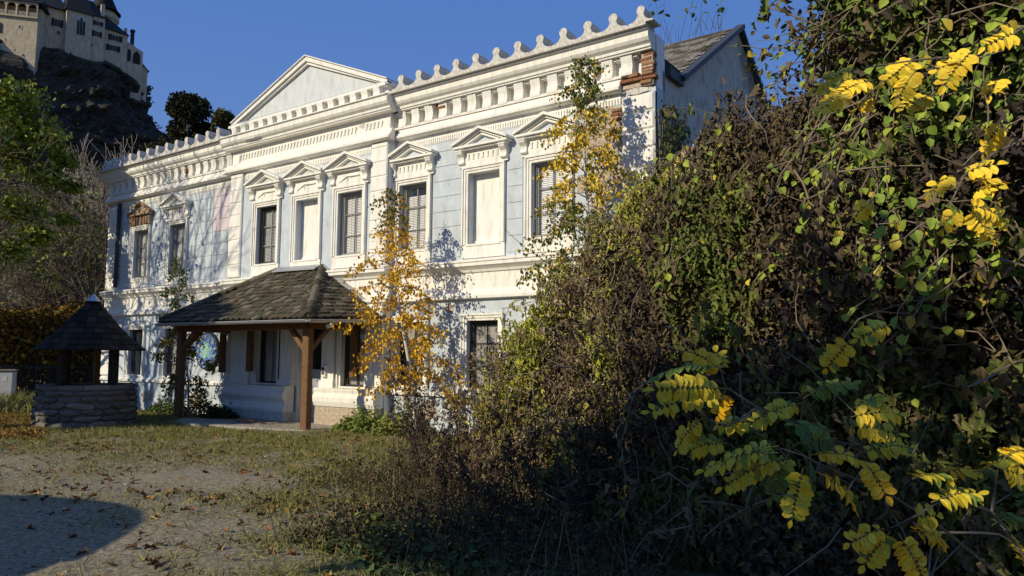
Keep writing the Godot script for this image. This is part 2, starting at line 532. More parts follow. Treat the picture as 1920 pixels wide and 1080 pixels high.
func window(house, cx, y0, y1, w, zf, kind, out := 0.135):
	var x0 = cx - w / 2
	var x1 = cx + w / 2
	var b := Mb.new()
	# moulded surround in three steps
	for s in [[0.0, 0.05, 0.030], [0.05, 0.10, 0.048], [0.10, out, 0.070]]:
		b.box(x0 - s[1], x0 - s[0], y0 - 0.0, y1 + s[1], zf + 0.001, zf + s[2])
		b.box(x1 + s[0], x1 + s[1], y0 - 0.0, y1 + s[1], zf + 0.001, zf + s[2])
		b.box(x0 - s[0], x1 + s[0], y1 + s[0], y1 + s[1], zf + 0.001, zf + s[2])
	# apron below the opening
	var yb = UPPER0 + 0.01 if y0 > 3 else 0.93
	b.box(x0 - out, x1 + out, yb, y0, zf + 0.001, zf + 0.034)
	b.box(x0 - 0.03, x1 + 0.03, y0 - 0.03, y0 + 0.012, zf - 0.15, zf + 0.05)
	var f = obj("window", b, M.white, house)
	var zr = zf - (0.17 if kind == "blind" else 0.12)
	if kind == "blind":
		b = Mb.new()
		b.box(x0, x1, y0, y1, zr - 0.06, zr)
		b.box(x0, x1, y0, y0 + 0.10, zr, zr + 0.02)
		obj("blocked_panel", b, M.white, f)
		return f
	var fm = M.dark_frame if kind in ["net", "curtain", "dark"] else M.frame
	b = Mb.new()
	var t = 0.05
	b.box(x0, x0 + t, y0, y1, zr - 0.05, zr + 0.03)
	b.box(x1 - t, x1, y0, y1, zr - 0.05, zr + 0.03)
	b.box(x0 + t, x1 - t, y1 - t, y1, zr - 0.05, zr + 0.03)
	b.box(x0 + t, x1 - t, y0, y0 + t + 0.02, zr - 0.05, zr + 0.035)
	b.box(x0 + t, x0 + t + 0.028, y0 + t, y1 - t, zr - 0.045, zr + 0.005)
	b.box(x1 - t - 0.028, x1 - t, y0 + t, y1 - t, zr - 0.045, zr + 0.005)
	b.box(x0 + t + 0.028, x1 - t - 0.028, y1 - t - 0.03, y1 - t, zr - 0.045, zr + 0.005)
	obj("frame", b, fm, f)
	b = Mb.new()
	var h = y1 - y0
	b.box(cx - 0.009, cx + 0.009, y0 + 0.07, y1 - 0.08, zr - 0.045, zr - 0.012)
	for k in [1, 2]:
		b.box(x0 + 0.078, x1 - 0.078, y0 + h * k / 3.0 - 0.008, y0 + h * k / 3.0 + 0.008, zr - 0.043, zr - 0.015)
	obj("glazing_bars", b, fm if kind in ["curtain", "dark"] else M.bar, f)
	b = Mb.new()
	b.quad(Vector3(x0 + 0.06, y0 + 0.06, zr - 0.03), Vector3(x1 - 0.06, y0 + 0.06, zr - 0.03), Vector3(x1 - 0.06, y1 - 0.06, zr - 0.03), Vector3(x0 + 0.06, y1 - 0.06, zr - 0.03))
	obj("pane", b, M.glass, f)
	b = Mb.new()
	if kind == "curtain":
		var k = 0
		var px = x0 + 0.06
		while px < x1 - 0.07:
			var wd = rnd(0.02, 0.045)
			var za = zr - 0.075 + (0.025 if k % 2 else 0.0)
			var zb = zr - 0.075 + (0.0 if k % 2 else 0.025)
			b.quad(Vector3(px, y0 + 0.05, za), Vector3(px + wd, y0 + 0.05, zb), Vector3(px + wd, y1 - 0.1, zb), Vector3(px, y1 - 0.1, za))
			px += wd; k += 1
		obj("curtain", b, M.curtain, f)
	elif kind != "dark":
		var top = y1 - 0.07
		if kind == "low":
			top = y1 - 0.24
		var yy = y0 + 0.07
		while yy < top:
			b.hexa([Vector3(x0 + 0.07, yy, zr - 0.06), Vector3(x1 - 0.07, yy, zr - 0.06), Vector3(x1 - 0.07, yy + 0.034, zr - 0.08), Vector3(x0 + 0.07, yy + 0.034, zr - 0.08),
				Vector3(x0 + 0.07, yy, zr - 0.064), Vector3(x1 - 0.07, yy, zr - 0.064), Vector3(x1 - 0.07, yy + 0.034, zr - 0.084), Vector3(x0 + 0.07, yy + 0.034, zr - 0.084)])
			yy += 0.036
		for cxx in [cx - 0.16, cx + 0.15]:
			b.box(cxx - 0.004, cxx + 0.004, y0 + 0.07, top, zr - 0.058, zr - 0.054)
		obj("slatted_blind", b, {"net": M.dim_slat, "white": M.white_slat}.get(kind, M.slat), f)
	return f


func rake(b: Mb, xa, ya, xb, yb, th, z0, z1):
	b.prism(PackedVector2Array([Vector2(xa, ya), Vector2(xb, yb), Vector2(xb, yb + th), Vector2(xa, ya + th)] if xa < xb else [Vector2(xb, yb), Vector2(xa, ya), Vector2(xa, ya + th), Vector2(xb, yb + th)]), z0, z1)


func pediment(house, cx, zf, motif, tymp):
	var b := Mb.new()
	var hw = 0.665
	b.box(cx - 0.60, cx + 0.60, 5.405, 5.73, zf + 0.001, zf + 0.055)
	b.box(cx - hw + 0.04, cx + hw - 0.04, 5.73, 5.765, zf, zf + 0.15)
	b.box(cx - hw, cx + hw, 5.765, 5.81, zf, zf + 0.20)
	for s in [-1, 1]:
		rake(b, cx + s * (hw + 0.02), 5.812, cx, 6.095, 0.055, zf, zf + 0.235)
		rake(b, cx + s * (hw - 0.10), 5.812, cx, 6.05, 0.045, zf, zf + 0.17)
		rake(b, cx + s * (hw - 0.22), 5.812, cx, 5.995, 0.04, zf, zf + 0.13)
	var p = obj("pediment", b, M.white, house)
	b = Mb.new()
	b.prism(PackedVector2Array([Vector2(cx - 0.45, 5.811), Vector2(cx + 0.45, 5.811), Vector2(cx, 6.0)]), zf + 0.001, zf + 0.05)
	obj("tympanum", b, tymp, p)
	for s in [-1, 1]:
		b = Mb.new()
		var c = cx + s * 0.525
		b.run([Vector2(0.05, 5.45), Vector2(0.09, 5.455), Vector2(0.105, 5.49), Vector2(0.085, 5.55), Vector2(0.10, 5.60), Vector2(0.165, 5.66), Vector2(0.18, 5.70), Vector2(0.16, 5.729), Vector2(0.05, 5.729)], c - 0.068, c + 0.068, zf)
		b.box(c - 0.08, c + 0.08, 5.705, 5.7295, zf + 0.05, zf + 0.188)
		b.tube([Vector3(c - 0.071, 5.685, zf + 0.13), Vector3(c + 0.071, 5.685, zf + 0.13)], [0.04, 0.04], 8, true)
		b.tube([Vector3(c - 0.071, 5.485, zf + 0.085), Vector3(c + 0.071, 5.485, zf + 0.085)], [0.028, 0.028], 8, true)
		obj("console", b, M.white, p)
	if motif == "drops":
		for i in 7:
			b = Mb.new()
			var x = cx - 0.36 + i * 0.12
			b.hexa([Vector3(x - 0.015, 5.54, zf + 0.07), Vector3(x + 0.015, 5.54, zf + 0.07), Vector3(x + 0.02, 5.65, zf + 0.085), Vector3(x - 0.02, 5.65, zf + 0.085), Vector3(x - 0.02, 5.535, zf + 0.054), Vector3(x + 0.02, 5.535, zf + 0.054), Vector3(x + 0.025, 5.655, zf + 0.054), Vector3(x - 0.025, 5.655, zf + 0.054)])
			obj("guttae", b, M.white, p)
	else:
		b = Mb.new()
		b.tube([Vector3(cx - 0.33, 5.5, zf + 0.06), Vector3(cx - 0.05, 5.62, zf + 0.07), Vector3(cx + 0.02, 5.61, zf + 0.07), Vector3(cx + 0.32, 5.6, zf + 0.065)], [0.012, 0.022, 0.026, 0.02], 6, true)
		b.tube([Vector3(cx - 0.06, 5.5, zf + 0.058), Vector3(cx - 0.05, 5.62, zf + 0.07)], [0.008, 0.012], 5, true)
		obj("stucco_garland", b, M.white, p)
	return p


func corbel_mesh(y0, y1, w, dep) -> ArrayMesh:
	var b := Mb.new()
	var h = y1 - y0
	b.run([Vector2(0.0, y0), Vector2(dep * 0.95, y0), Vector2(dep * 0.98, y0 + h * 0.12), Vector2(dep * 0.86, y0 + h * 0.4), Vector2(dep * 0.88, y0 + h * 0.6), Vector2(dep * 1.02, y0 + h * 0.85), Vector2(dep * 1.1, y1), Vector2(0.0, y1)], -w / 2, w / 2)
	return b.mesh()


func villa():
	var house := thing("villa", "two-storey pale blue villa with white stucco trim, scalloped parapet and central gable", "house")
	var LX = -18.3
	var BL = -11.75
	var BR = -6.08
	var ZB = 0.2
	var holes_l = [[-16.83, -16.03], [-14.9, -14.1]]
	var holes_b = [[-10.62, -9.82], [-9.12, -8.32], [-7.66, -6.86]]
	var holes_r = [[-5.93, -5.17], [-4.04, -3.28], [-2.52, -1.76]]
	var up = func(hs):
		var o = []
		for h in hs:
			o.append([h[0], h[1], 3.82, 5.27])
		return o
	var low = func(hs):
		var o = []
		for h in hs:
			o.append([h[0], h[1], 0.98, 2.31])
		return o
	# walls
	var b := Mb.new()
	wall_with_holes(b, LX, BL, 0.93, 2.73, -0.4, 0.0, low.call(holes_l))
	wall_with_holes(b, LX, BL, UPPER0, 6.26, -0.4, 0.0, up.call(holes_l))
	obj("wall", b, M.blue, house)
	b = Mb.new()
	wall_with_holes(b, BR, 0.0, 0.93, 2.73, -0.4, 0.0, low.call(holes_r))
	wall_with_holes(b, BR, 0.0, UPPER0, 6.26, -0.4, 0.0, up.call(holes_r))
	obj("wall", b, M.blue, house)
	b = Mb.new()
	wall_with_holes(b, BL, BR, UPPER0, 6.26, -0.4, ZB, up.call(holes_b))
	obj("wall", b, M.blue, house)
	b = Mb.new()
	wall_with_holes(b, BL, BR, 0.0, 2.73, -0.4, ZB, [[-10.42, -9.62, 0.9, 2.31], [-8.88, -8.06, 0.05, 2.36], [-7.42, -6.66, 0.9, 2.31]])
	obj("wall", b, M.white, house)
	b = Mb.new()
	b.box(LX, BL, -0.3, 0.93, -0.4, 0.035)
	obj("base_wall", b, M.blue, house)
	b = Mb.new()
	b.box(BR, 0.0, -0.3, 0.93, -0.4, 0.035)
	obj("base_wall", b, M.blue, house)
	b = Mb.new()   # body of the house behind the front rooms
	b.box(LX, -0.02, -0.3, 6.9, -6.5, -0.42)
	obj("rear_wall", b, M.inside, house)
	b = Mb.new()   # gable end towards the bushes
	var gp = PackedVector2Array([Vector2(6.5, -0.3), Vector2(6.5, 7.72), Vector2(4.56, 9.0), Vector2(1.05, 6.62), Vector2(0.3, 6.62), Vector2(0.3, -0.3)])
	var gw = PackedVector2Array()
	for q in gp:
		gw.append(Vector2(q.x, q.y))
	gw.reverse()
	b.prism(gw, -0.16, 0.0)
	var g = obj("gable_wall", b, M.grey_plaster, house)
	g.rotation.y = PI / 2
	g.position.x = 0.0
	# frieze walls between the courses
	b = Mb.new()
	b.box(LX, BL, 2.73, UPPER0, -0.4, 0.0); b.box(BR, 0.0, 2.73, UPPER0, -0.4, 0.0); b.box(BL, BR, 2.73, UPPER0, -0.4, ZB)
	b.box(LX, BL, 6.26, 7.19, -0.4, -0.05); b.box(BR, 0.0, 6.26, 7.19, -0.4, -0.05); b.box(LX, BL, 6.49, 6.535, -0.05, 0.10); b.box(BR, -0.6, 6.49, 6.535, -0.05, 0.10); b.box(LX, BL, 6.82, 6.866, -0.05, 0.09); b.box(BR, -0.3, 6.82, 6.866, -0.05, 0.09); b.box(BL, BR, 6.26, 7.19, -0.4, ZB)
	obj("frieze", b, M.white, house)
	# mouldings
	var course = [Vector2(0, 2.732), Vector2(0.10, 2.745), Vector2(0.105, 2.80), Vector2(0.075, 2.815), Vector2(0.07, 2.86), Vector2(0.045, 2.91), Vector2(0.018, 2.915), Vector2(0.018, 3.255), Vector2(0.05, 3.265), Vector2(0.07, 3.31), Vector2(0.12, 3.35), Vector2(0.165, 3.38), Vector2(0.165, 3.44), Vector2(0.185, 3.455), Vector2(0.185, 3.485), Vector2(0.0, 3.538)]
	var lowc = [Vector2(-0.02, 6.24), Vector2(0.10, 6.25), Vector2(0.17, 6.275), Vector2(0.175, 6.325), Vector2(0.135, 6.335), Vector2(0.13, 6.385), Vector2(0.09, 6.395), Vector2(0.085, 6.45), Vector2(0.05, 6.50), Vector2(-0.02, 6.515)]
	var upc = [Vector2(-0.02, 6.865), Vector2(0.16, 6.87), Vector2(0.165, 6.895), Vector2(0.19, 6.905), Vector2(0.195, 6.95), Vector2(0.25, 6.99), Vector2(0.285, 7.04), Vector2(0.29, 7.15), Vector2(0.33, 7.165), Vector2(0.33, 7.19), Vector2(-0.02, 7.195)]
	var ledge = [Vector2(0.02, 0.79), Vector2(0.09, 0.80), Vector2(0.10, 0.86), Vector2(0.07, 0.875), Vector2(0.0, 0.925)]
	b = Mb.new()
	b.run(course, LX - 0.1, BL - 0.08); b.run(course, BR + 0.08, -0.003); b.run(course, BL - 0.08, BR + 0.08, ZB)
	obj("string_course", b, M.white, house)
	b = Mb.new()
	b.run(lowc, LX - 0.16, BL - 0.12); b.run(lowc, BR + 0.12, -0.62); b.run(lowc, BL - 0.12, BR + 0.12, ZB)
	obj("cornice", b, M.white, house)
	b = Mb.new()
	b.run(upc, LX - 0.30, BL - 0.16); b.run(upc, BR + 0.16, -0.005); b.run(upc, BL - 0.16, BR + 0.16, ZB)
	obj("cornice", b, M.white, house)
	b = Mb.new()   # broken run of the lower cornice by the right corner
	b.run([Vector2(-0.02, 6.27), Vector2(0.06, 6.28), Vector2(0.05, 6.34), Vector2(0.02, 6.42), Vector2(-0.02, 6.5)], -0.62, -0.02)
	obj("broken_cornice", b, M.bare, house)
	b = Mb.new()
	b.run(ledge, LX - 0.02, BL - 0.001)
	obj("ledge", b, M.white, house)
	b = Mb.new()
	b.run(ledge, BR + 0.001, -0.003)
	obj("ledge", b, M.white, house)
	# panel joints of the string course
	for x in [-17.9, -14.2, -13.0, -4.22, -2.0]:
		b = Mb.new()
		b.box(x - 0.06, x + 0.06, 2.917, 3.253, 0.01, 0.032)
		obj("course_panel", b, M.white, house)
	# small tooth band under the cornice
	for w in [[LX + 0.65, BL - 0.05, 0.0], [BL + 0.62, BR - 0.55, ZB], [BR + 0.05, -0.65, 0.0]]:
		b = Mb.new()
		b.box(w[0], w[1], 6.155, 6.235, w[2] + 0.001, w[2] + 0.022)
		var x = w[0]
		while x < w[1] - 0.03:
			b.box(x, x + 0.038, 6.055, 6.1545, w[2] + 0.001, w[2] + 0.024)
			x += 0.058
		b.box(w[0], w[1], 6.04, 6.054, w[2] + 0.001, w[2] + 0.012)
		obj("tooth_band", b, M.white, house)
	# windows, upper floor
	for c in [[-16.43, 0.0, "slat"], [-14.5, 0.0, "slat"], [-10.22, ZB, "net"], [-8.72, ZB, "blind"], [-7.26, ZB, "slat"], [-5.55, 0.0, "low"], [-3.66, 0.0, "blind"], [-2.14, 0.0, "white"]]:
		window(house, c[0], 3.82, 5.27, 0.78, c[1], c[2])
	for c in [[-14.5, 0.0, "drops", M.blue], [-10.22, ZB, "garland", M.green_grey], [-8.72, ZB, "garland", M.green_grey], [-7.26, ZB, "garland", M.green_grey], [-5.55, 0.0, "drops", M.blue], [-3.66, 0.0, "drops", M.blue], [-2.14, 0.0, "drops", M.blue]]:
		pediment(house, c[0], c[1], c[2], c[3])
	# windows, ground floor
	for c in [[-16.43, "dark"], [-14.5, "net"], [-5.55, "curtain"], [-3.66, "curtain"], [-2.14, "curtain"]]:
		window(house, c[0], 0.98, 2.31, 0.76, 0.0, c[1])
	window(house, -10.02, 0.9, 2.31, 0.78, ZB, "net", 0.06)
	window(house, -7.04, 0.9, 2.31, 0.74, ZB, "curtain", 0.06)
	# ruined pediment, bare brick
	b = Mb.new()
	b.box(-17.0, -15.86, 5.40, 5.78, 0.001, 0.05)
	b.prism(PackedVector2Array([Vector2(-17.02, 5.78), Vector2(-15.84, 5.78), Vector2(-16.43, 6.08)]), 0.001, 0.06)
	var ruin = obj("ruined_pediment", b, M.bare, house)
	var put_brick = func(x, y, w, h, dep, turn, m):
		var q := Mb.new()
		q.cbox(-w / 2, w / 2, -h / 2, h / 2, 0.0, dep, 0.01)
		var o = obj("brick", q, m, ruin)
		o.position = Vector3(-16.43 + x, y, 0.052)
		o.rotation.z = turn
	var tones = [M.brick2, M.brick2, M.bare, M.brick]
	for k in 13:
		put_brick.call(-0.52 + k * 0.087, 5.545 + rnd(-0.01, 0.01), 0.076, 0.25, rnd(0.03, 0.075), rnd(-0.05, 0.05), tones[R.randi() % 4])
	for k in 6:
		put_brick.call(-0.52 + k * 0.21, 5.715, 0.195, 0.055, rnd(0.10, 0.15), rnd(-0.03, 0.03), tones[R.randi() % 3])
	for row in 3:
		var half = 0.44 - row * 0.14
		var x = -half + 0.06
		while x < half:
			put_brick.call(x, 5.79 + row * 0.066, 0.12, 0.056, rnd(0.01, 0.03), rnd(-0.05, 0.05), tones[R.randi() % 4])
			x += 0.13
	for sd in [-1, 1]:
		for k in 5:
			if sd == 1 and k == 4:
				continue
			put_brick.call(sd * (0.60 - k * 0.135), 5.80 + k * 0.066, 0.145, 0.06, rnd(0.09, 0.16), -sd * 0.45, [M.bare, M.brick2, M.worn][R.randi() % 3])
	# plaster blocks of the upper wall, the joints between them sunk
	var ys = [3.60, 3.92, 4.24, 4.56, 4.88, 5.21, 5.52, 5.84, 6.035]
	var segs = [[-17.55, -17.0], [-15.84, -15.1], [-13.88, -12.82], [-12.80, -11.77], [-4.98, -4.23], [-3.09, -2.73], [-1.55, -0.62]]
	for s in segs:
		for k in ys.size() - 1:
			var top = ys[k + 1]
			if top > 5.3 and s[1] - s[0] < 0.5 and s[0] > -4 and k > 5:
				continue
			b = Mb.new()
			b.cbox(s[0] + 0.004, s[1] - 0.004, ys[k] + 0.005, top - 0.005, 0.0, 0.013, 0.004)
			var mt = M.blue
			if s[0] == -12.80 and k >= 4:
				mt = M.pink
			if s[0] == -1.55 and k in [3, 5, 6]:
				mt = M.bare
			obj("plaster_block", b, mt, house)
	# quoins: ends of the wings and of the middle bay
	for q in [[LX, LX + 0.56, 0.0], [-0.6, 0.0, 0.0]]:
		for rng in [[0.94, 2.72], [3.56, 6.22]]:
			var y = rng[0]
			while y < rng[1] - 0.1:
				var yt = minf(y + 0.325, rng[1])
				b = Mb.new()
				b.cbox(q[0] - 0.02, q[1], y, yt, -0.05, 0.075 + rnd(-0.006, 0.006), 0.035)
				obj("quoin", b, M.white, house)
				y += 0.325
	for q in [[BL + 0.02, BL + 0.53], [BR - 0.52, BR - 0.02]]:
		var y = 3.56
		while y < 6.2:
			var yt = minf(y + 0.32, 6.24)
			b = Mb.new()
			b.cbox(q[0], q[1], y, yt, ZB - 0.05, ZB + 0.06 + rnd(-0.004, 0.004), 0.022)
			obj("quoin", b, M.white, house)
			y += 0.32
	# corbels of the frieze
	var cm := corbel_mesh(6.516, 6.864, 0.215, 0.165)
	for w in [[LX + 0.1, BL - 0.1, 0.362, -0.05, -17.14], [BR + 0.25, -0.35, 0.381, -0.05, -5.7]]:
		var x = w[0]
		var i = 0
		while x <= w[1] + 0.01:
			var o = made("corbel", cm, M.white, house)
			o.position = Vector3(x, 0, w[3])
			if i % 3 != 2 and x > -5.0:
				var r := Mb.new()
				for k in 5:
					var a = k * TAU / 5 + 0.3
					r.tube([Vector3(0, 6.69, 0.11), Vector3(0.045 * cos(a), 6.69 + 0.05 * sin(a), 0.115), Vector3(0.05 * cos(a), 6.69 + 0.075 * sin(a), 0.10)], [0.006, 0.02, 0.004], 4, true)
				obj("stucco_leaf", r, M.white, o)
			x += w[2]; i += 1
	# missing plaster: bricks showing in the frieze
	b = Mb.new()
	b.cbox(-0.125, 0.125, 0, 0.068, 0, 0.13, 0.012)
	var bm = b.mesh()
	b = Mb.new()
	b.box(-0.225, -0.012, 6.53, 6.93, -0.05, 0.086)
	obj("brick_mortar", b, M.bare, house)
	for p in [[-14.05, 6.74], [-14.05, 6.66], [-4.78, 6.80], [-4.72, 6.73], [-0.12, 6.86], [-0.10, 6.78], [-0.13, 6.70], [-0.09, 6.62], [-0.12, 6.54], [-0.36, 6.46], [-0.14, 6.46], [-0.30, 6.38], [-0.10, 6.38], [-0.52, 6.38], [-0.16, 6.30], [-0.72, 5.93], [-0.74, 5.85], [-0.71, 5.77]]:
		var o = made("brick", bm, [M.brick, M.brick, M.brick2][R.randi() % 3], house)
		o.position = Vector3(p[0] + rnd(-0.015, 0.015), p[1], -0.03 + rnd(-0.012, 0.012) + (-0.06 if p[1] < 6.0 else 0.0))
		o.rotation.y = rnd(-0.08, 0.08)
		o.rotation.z = rnd(-0.03, 0.03)
		o.scale = Vector3(rnd(0.75, 1.0), rnd(0.85, 1.0), 1.0)
	# places where the plaster has come away: thin ragged scabs of render
	for p in [[-17.2, 6.0, 0.003, 0.22, 0.2], [-0.85, 4.95, 0.016, 0.36, 0.3], [-0.9, 5.75, 0.016, 0.25, 0.4], [-0.3, 6.2, 0.08, 0.3, 0.06], [-1.1, 4.25, 0.016, 0.2, 0.25], [-4.75, 6.87, 0.166, 0.35, 0.03], [-13.6, 6.88, 0.166, 0.3, 0.025], [-16.0, 2.3, 0.003, 0.15, 0.22], [-5.0, 0.5, 0.038, 0.35, 0.25], [-13.2, 0.35, 0.038, 0.5, 0.2], [-15.6, 0.4, 0.038, 0.4, 0.22], [-4.5, 2.55, 0.003, 0.12, 0.1], [-12.2, 2.4, 0.003, 0.2, 0.14], [-3.0, 1.9, 0.003, 0.1, 0.16], [-10.6, 7.0, 0.483, 0.4, 0.03], [-6.9, 6.72, 0.203, 0.2, 0.07]]:
		b = Mb.new()
		var rag = PackedVector2Array()
		for k in 16:
			var a = TAU * k / 16
			rag.append(Vector2(p[0] + cos(a) * p[3] * rnd(0.55, 1.1), p[1] + sin(a) * p[4] * rnd(0.55, 1.1)))
		b.prism(rag, p[2] - 0.002, p[2] + 0.003)
		obj("plaster_scab", b, M.bare if p[1] < 6.1 else M.worn, house)
	# parapet slab and scalloped merlons
	b = Mb.new()
	b.box(LX - 0.12, BL - 0.02, 7.197, 7.25, 0.02, 0.40); b.box(BR + 0.02, 0.0, 7.197, 7.25, 0.02, 0.40)
	obj("parapet", b, M.worn, house)
	var mp = PackedVector2Array()
	for i in 13:
		var a = PI * i / 12.0
		mp.append(Vector2(0.084 * cos(a), 7.466 + 0.084 * sin(a)))
	mp.append(Vector2(-0.07, 7.42))
	mp.append(Vector2(-0.05, 7.395))
	for i in 7:
		var a = i / 6.0 * PI / 2
		mp.append(Vector2(-0.247 + 0.18 * cos(a), 7.39 - 0.115 * sin(a)))
	mp.append(Vector2(-0.247, 7.251))
	mp.append(Vector2(0.247, 7.251))
	for i in 7:
		var a = (6 - i) / 6.0 * PI / 2
		mp.append(Vector2(0.247 - 0.18 * cos(a), 7.39 - 0.115 * sin(a)))
	mp.append(Vector2(0.05, 7.395))
	mp.append(Vector2(0.07, 7.42))
	b = Mb.new()
	b.prism(mp, 0.06, 0.39)
	var mm = b.mesh()
	var mx = []
	for i in 13:
		mx.append(-18.1 + i * 0.494)
	for i in 12:
		mx.append(-5.62 + i * 0.501)
	for x in mx:
		var o = made("merlon", mm, M.worn, house)
		o.position.x = x
		if x > -0.2:
			o.position.x = -0.09
			o.scale = Vector3(0.9, 1, 1)
	# attic over the middle bay
	b = Mb.new()
	b.box(BL + 0.05, BR - 0.02, 7.19, 7.50, -0.3, ZB + 0.05)
	b.box(BL + 0.03, BR, 7.44, 7.50, -0.31, ZB + 0.19)
	var at = obj("attic", b, M.white, house)
	var cm2 := corbel_mesh(7.205, 7.438, 0.19, 0.13)
	var x2 = BL + 0.25
	while x2 < BR - 0.1:
		var o = made("corbel", cm2, M.white, at)
		o.position = Vector3(x2, 0, ZB + 0.052)
		x2 += 0.367
	b = Mb.new()
	x2 = BL + 0.3
	while x2 < BR - 0.2:
		if absf(x2 + 7.05) > 0.12:
			b.hexa([Vector3(x2, 6.60, ZB + 0.02), Vector3(x2 + 0.045, 6.60, ZB + 0.02), Vector3(x2 + 0.075, 6.73, ZB + 0.03), Vector3(x2 + 0.03, 6.73, ZB + 0.03), Vector3(x2, 6.60, ZB), Vector3(x2 + 0.045, 6.60, ZB), Vector3(x2 + 0.075, 6.73, ZB), Vector3(x2 + 0.03, 6.73, ZB)])
		x2 += 0.118
	obj("fluted_band", b, M.white, house)
	# pediment of the bay
	var cx = (BL + BR) / 2 + 0.14
	var wl = BL + 0.1
	var wr = BR + 0.04
	b = Mb.new()
	b.prism(PackedVector2Array([Vector2(wl + 0.1, 7.502), Vector2(wr - 0.1, 7.502), Vector2(cx, 8.62)]), -0.28, ZB + 0.04)
	var gb = obj("gable", b, M.green_grey, house)
	gb.material_override = M.pale
	b = Mb.new()
	for s in [[wl, cx], [wr, cx]]:
		rake(b, s[0], 7.46, s[1], 8.60, 0.12, -0.3, ZB + 0.16)
		rake(b, lerpf(s[0], cx, 0.05), 7.49, s[1], 8.53, 0.075, -0.29, ZB + 0.11)
		rake(b, s[0] * 1.0, 7.565, s[1], 8.715, 0.025, -0.32, ZB + 0.2)
	obj("raking_cornice", b, M.white, gb)
	b = Mb.new()
	b.box(wl, wr, 7.504, 7.53, ZB + 0.03, ZB + 0.17)
	obj("gable_sill", b, M.zinc, gb)
	b = Mb.new()   # roof behind the gable and dark ragged edge at its right end
	b.hexa([Vector3(wl, 7.45, -3.5), Vector3(cx, 8.7, -3.5), Vector3(cx, 8.72, -0.3), Vector3(wl, 7.47, -0.3), Vector3(wl, 7.4, -3.5), Vector3(cx, 8.6, -3.5), Vector3(cx, 8.6, -0.3), Vector3(wl, 7.4, -0.3)])
	b.hexa([Vector3(cx, 8.7, -3.5), Vector3(wr + 0.2, 7.36, -3.5), Vector3(wr + 0.2, 7.38, -0.0), Vector3(cx, 8.72, -0.3), Vector3(cx, 8.6, -3.5), Vector3(wr + 0.2, 7.3, -3.5), Vector3(wr + 0.2, 7.32, -0.0), Vector3(cx, 8.6, -0.3)])
	obj("roof", b, M.castle_roof, house)
	# main roof: front slope, ridge, verge boards
	b = Mb.new()
	b.quad(Vector3(LX, 6.70, -0.95), Vector3(0.0, 6.70, -0.95), Vector3(0.0, 9.04, -4.56), Vector3(LX, 9.04, -4.56))
	b.quad(Vector3(LX, 9.04, -4.56), Vector3(0.0, 9.04, -4.56), Vector3(0.0, 7.72, -6.55), Vector3(LX, 7.72, -6.55))
	var rf = obj("roof", b, M.grey_roof, house)
	b = Mb.new()
	b.box(-0.16, 0.16, 0.0, 0.02, -0.01, 0.2)
	for k in 2:
		pass
	var sl := Mb.new()
	sl.hexa([Vector3(-0.148, 0.012, 0.19), Vector3(0.148, 0.012, 0.19), Vector3(0.148, 0.03, 0.19), Vector3(-0.148, 0.03, 0.19), Vector3(-0.148, 0.0, -0.06), Vector3(0.148, 0.0, -0.06), Vector3(0.148, 0.008, -0.06), Vector3(-0.148, 0.008, -0.06)])
	var slm = sl.mesh()
	var dirz = Vector3(0, -2.34, 3.61).normalized()
	var bs = Basis(Vector3.RIGHT, Vector3.RIGHT.cross(dirz) * -1.0, dirz)
	for row in 22:
		for k in 8:
			var o = made("roof_slate", slm, [M.grey_roof, M.tile[1], M.tile[2], M.grey_roof][R.randi() % 4], rf)
			o.transform = Transform3D(bs, Vector3(-0.15 - k * 0.3 - (0.15 if row % 2 else 0.0), 9.05, -4.56) + dirz * (0.1 + row * 0.19))
	b = Mb.new()
	b.beam(Vector3(0.06, 6.66, -0.95), Vector3(0.06, 9.06, -4.62), 0.20, 0.10)
	b.beam(Vector3(0.05, 9.06, -4.54), Vector3(0.05, 7.66, -6.62), 0.16, 0.08)
	obj("verge_board", b, M.dark_metal, rf)
	b = Mb.new()
	b.box(-0.35, 0.10, 6.55, 6.72, -1.05, -0.42)
	obj("roof_flashing", b, M.dark_metal, rf)
	# downpipe
	b = Mb.new()
	b.tube([Vector3(-17.66, 6.2, 0.09), Vector3(-17.66, 3.6, 0.09)], [0.055, 0.055], 8, true)
	for y in [5.9, 4.9, 3.9]:
		b.tube([Vector3(-17.66, y, 0.09), Vector3(-17.66, y + 0.05, 0.09)], [0.068, 0.068], 8, true)
	obj("downpipe", b, M.dark_metal, house)
	# ground floor of the bay: pilasters, bulging plinth, door
	b = Mb.new()
	for p in [[-11.35, -10.62, 0.9], [-9.42, -8.98, 0.98], [-7.96, -7.56, 0.98], [-6.52, -6.1, 0.9]]:
		b.box(p[0], p[1], p[2], 2.70, ZB + 0.001, ZB + 0.10)
		b.box(p[0] - 0.03, p[1] + 0.03, p[2] - 0.09, p[2] + 0.06, ZB + 0.001, ZB + 0.14)
	obj("pilaster", b, M.white, house)
	var bulge = [Vector2(0.0, 0.30), Vector2(0.27, 0.30), Vector2(0.285, 0.36), Vector2(0.25, 0.43), Vector2(0.235, 0.49), Vector2(0.265, 0.56), Vector2(0.32, 0.63), Vector2(0.335, 0.70), Vector2(0.30, 0.77), Vector2(0.27, 0.81), Vector2(0.29, 0.85), Vector2(0.30, 0.885), Vector2(0.0, 0.905)]
	for p in [[-11.30, -9.72, 0.0], [-9.70, -8.92, 0.06]]:
		b = Mb.new()
		b.run(bulge, p[0], p[1], ZB + p[2])
		obj("bulging_plinth", b, M.white, house)
		b = Mb.new()
		b.cbox(p[0] + 0.05, p[1] - 0.02, -0.1, 0.299, ZB, ZB + p[2] + 0.27, 0.012)
		obj("plinth_block", b, M.worn, house)
	b = Mb.new()
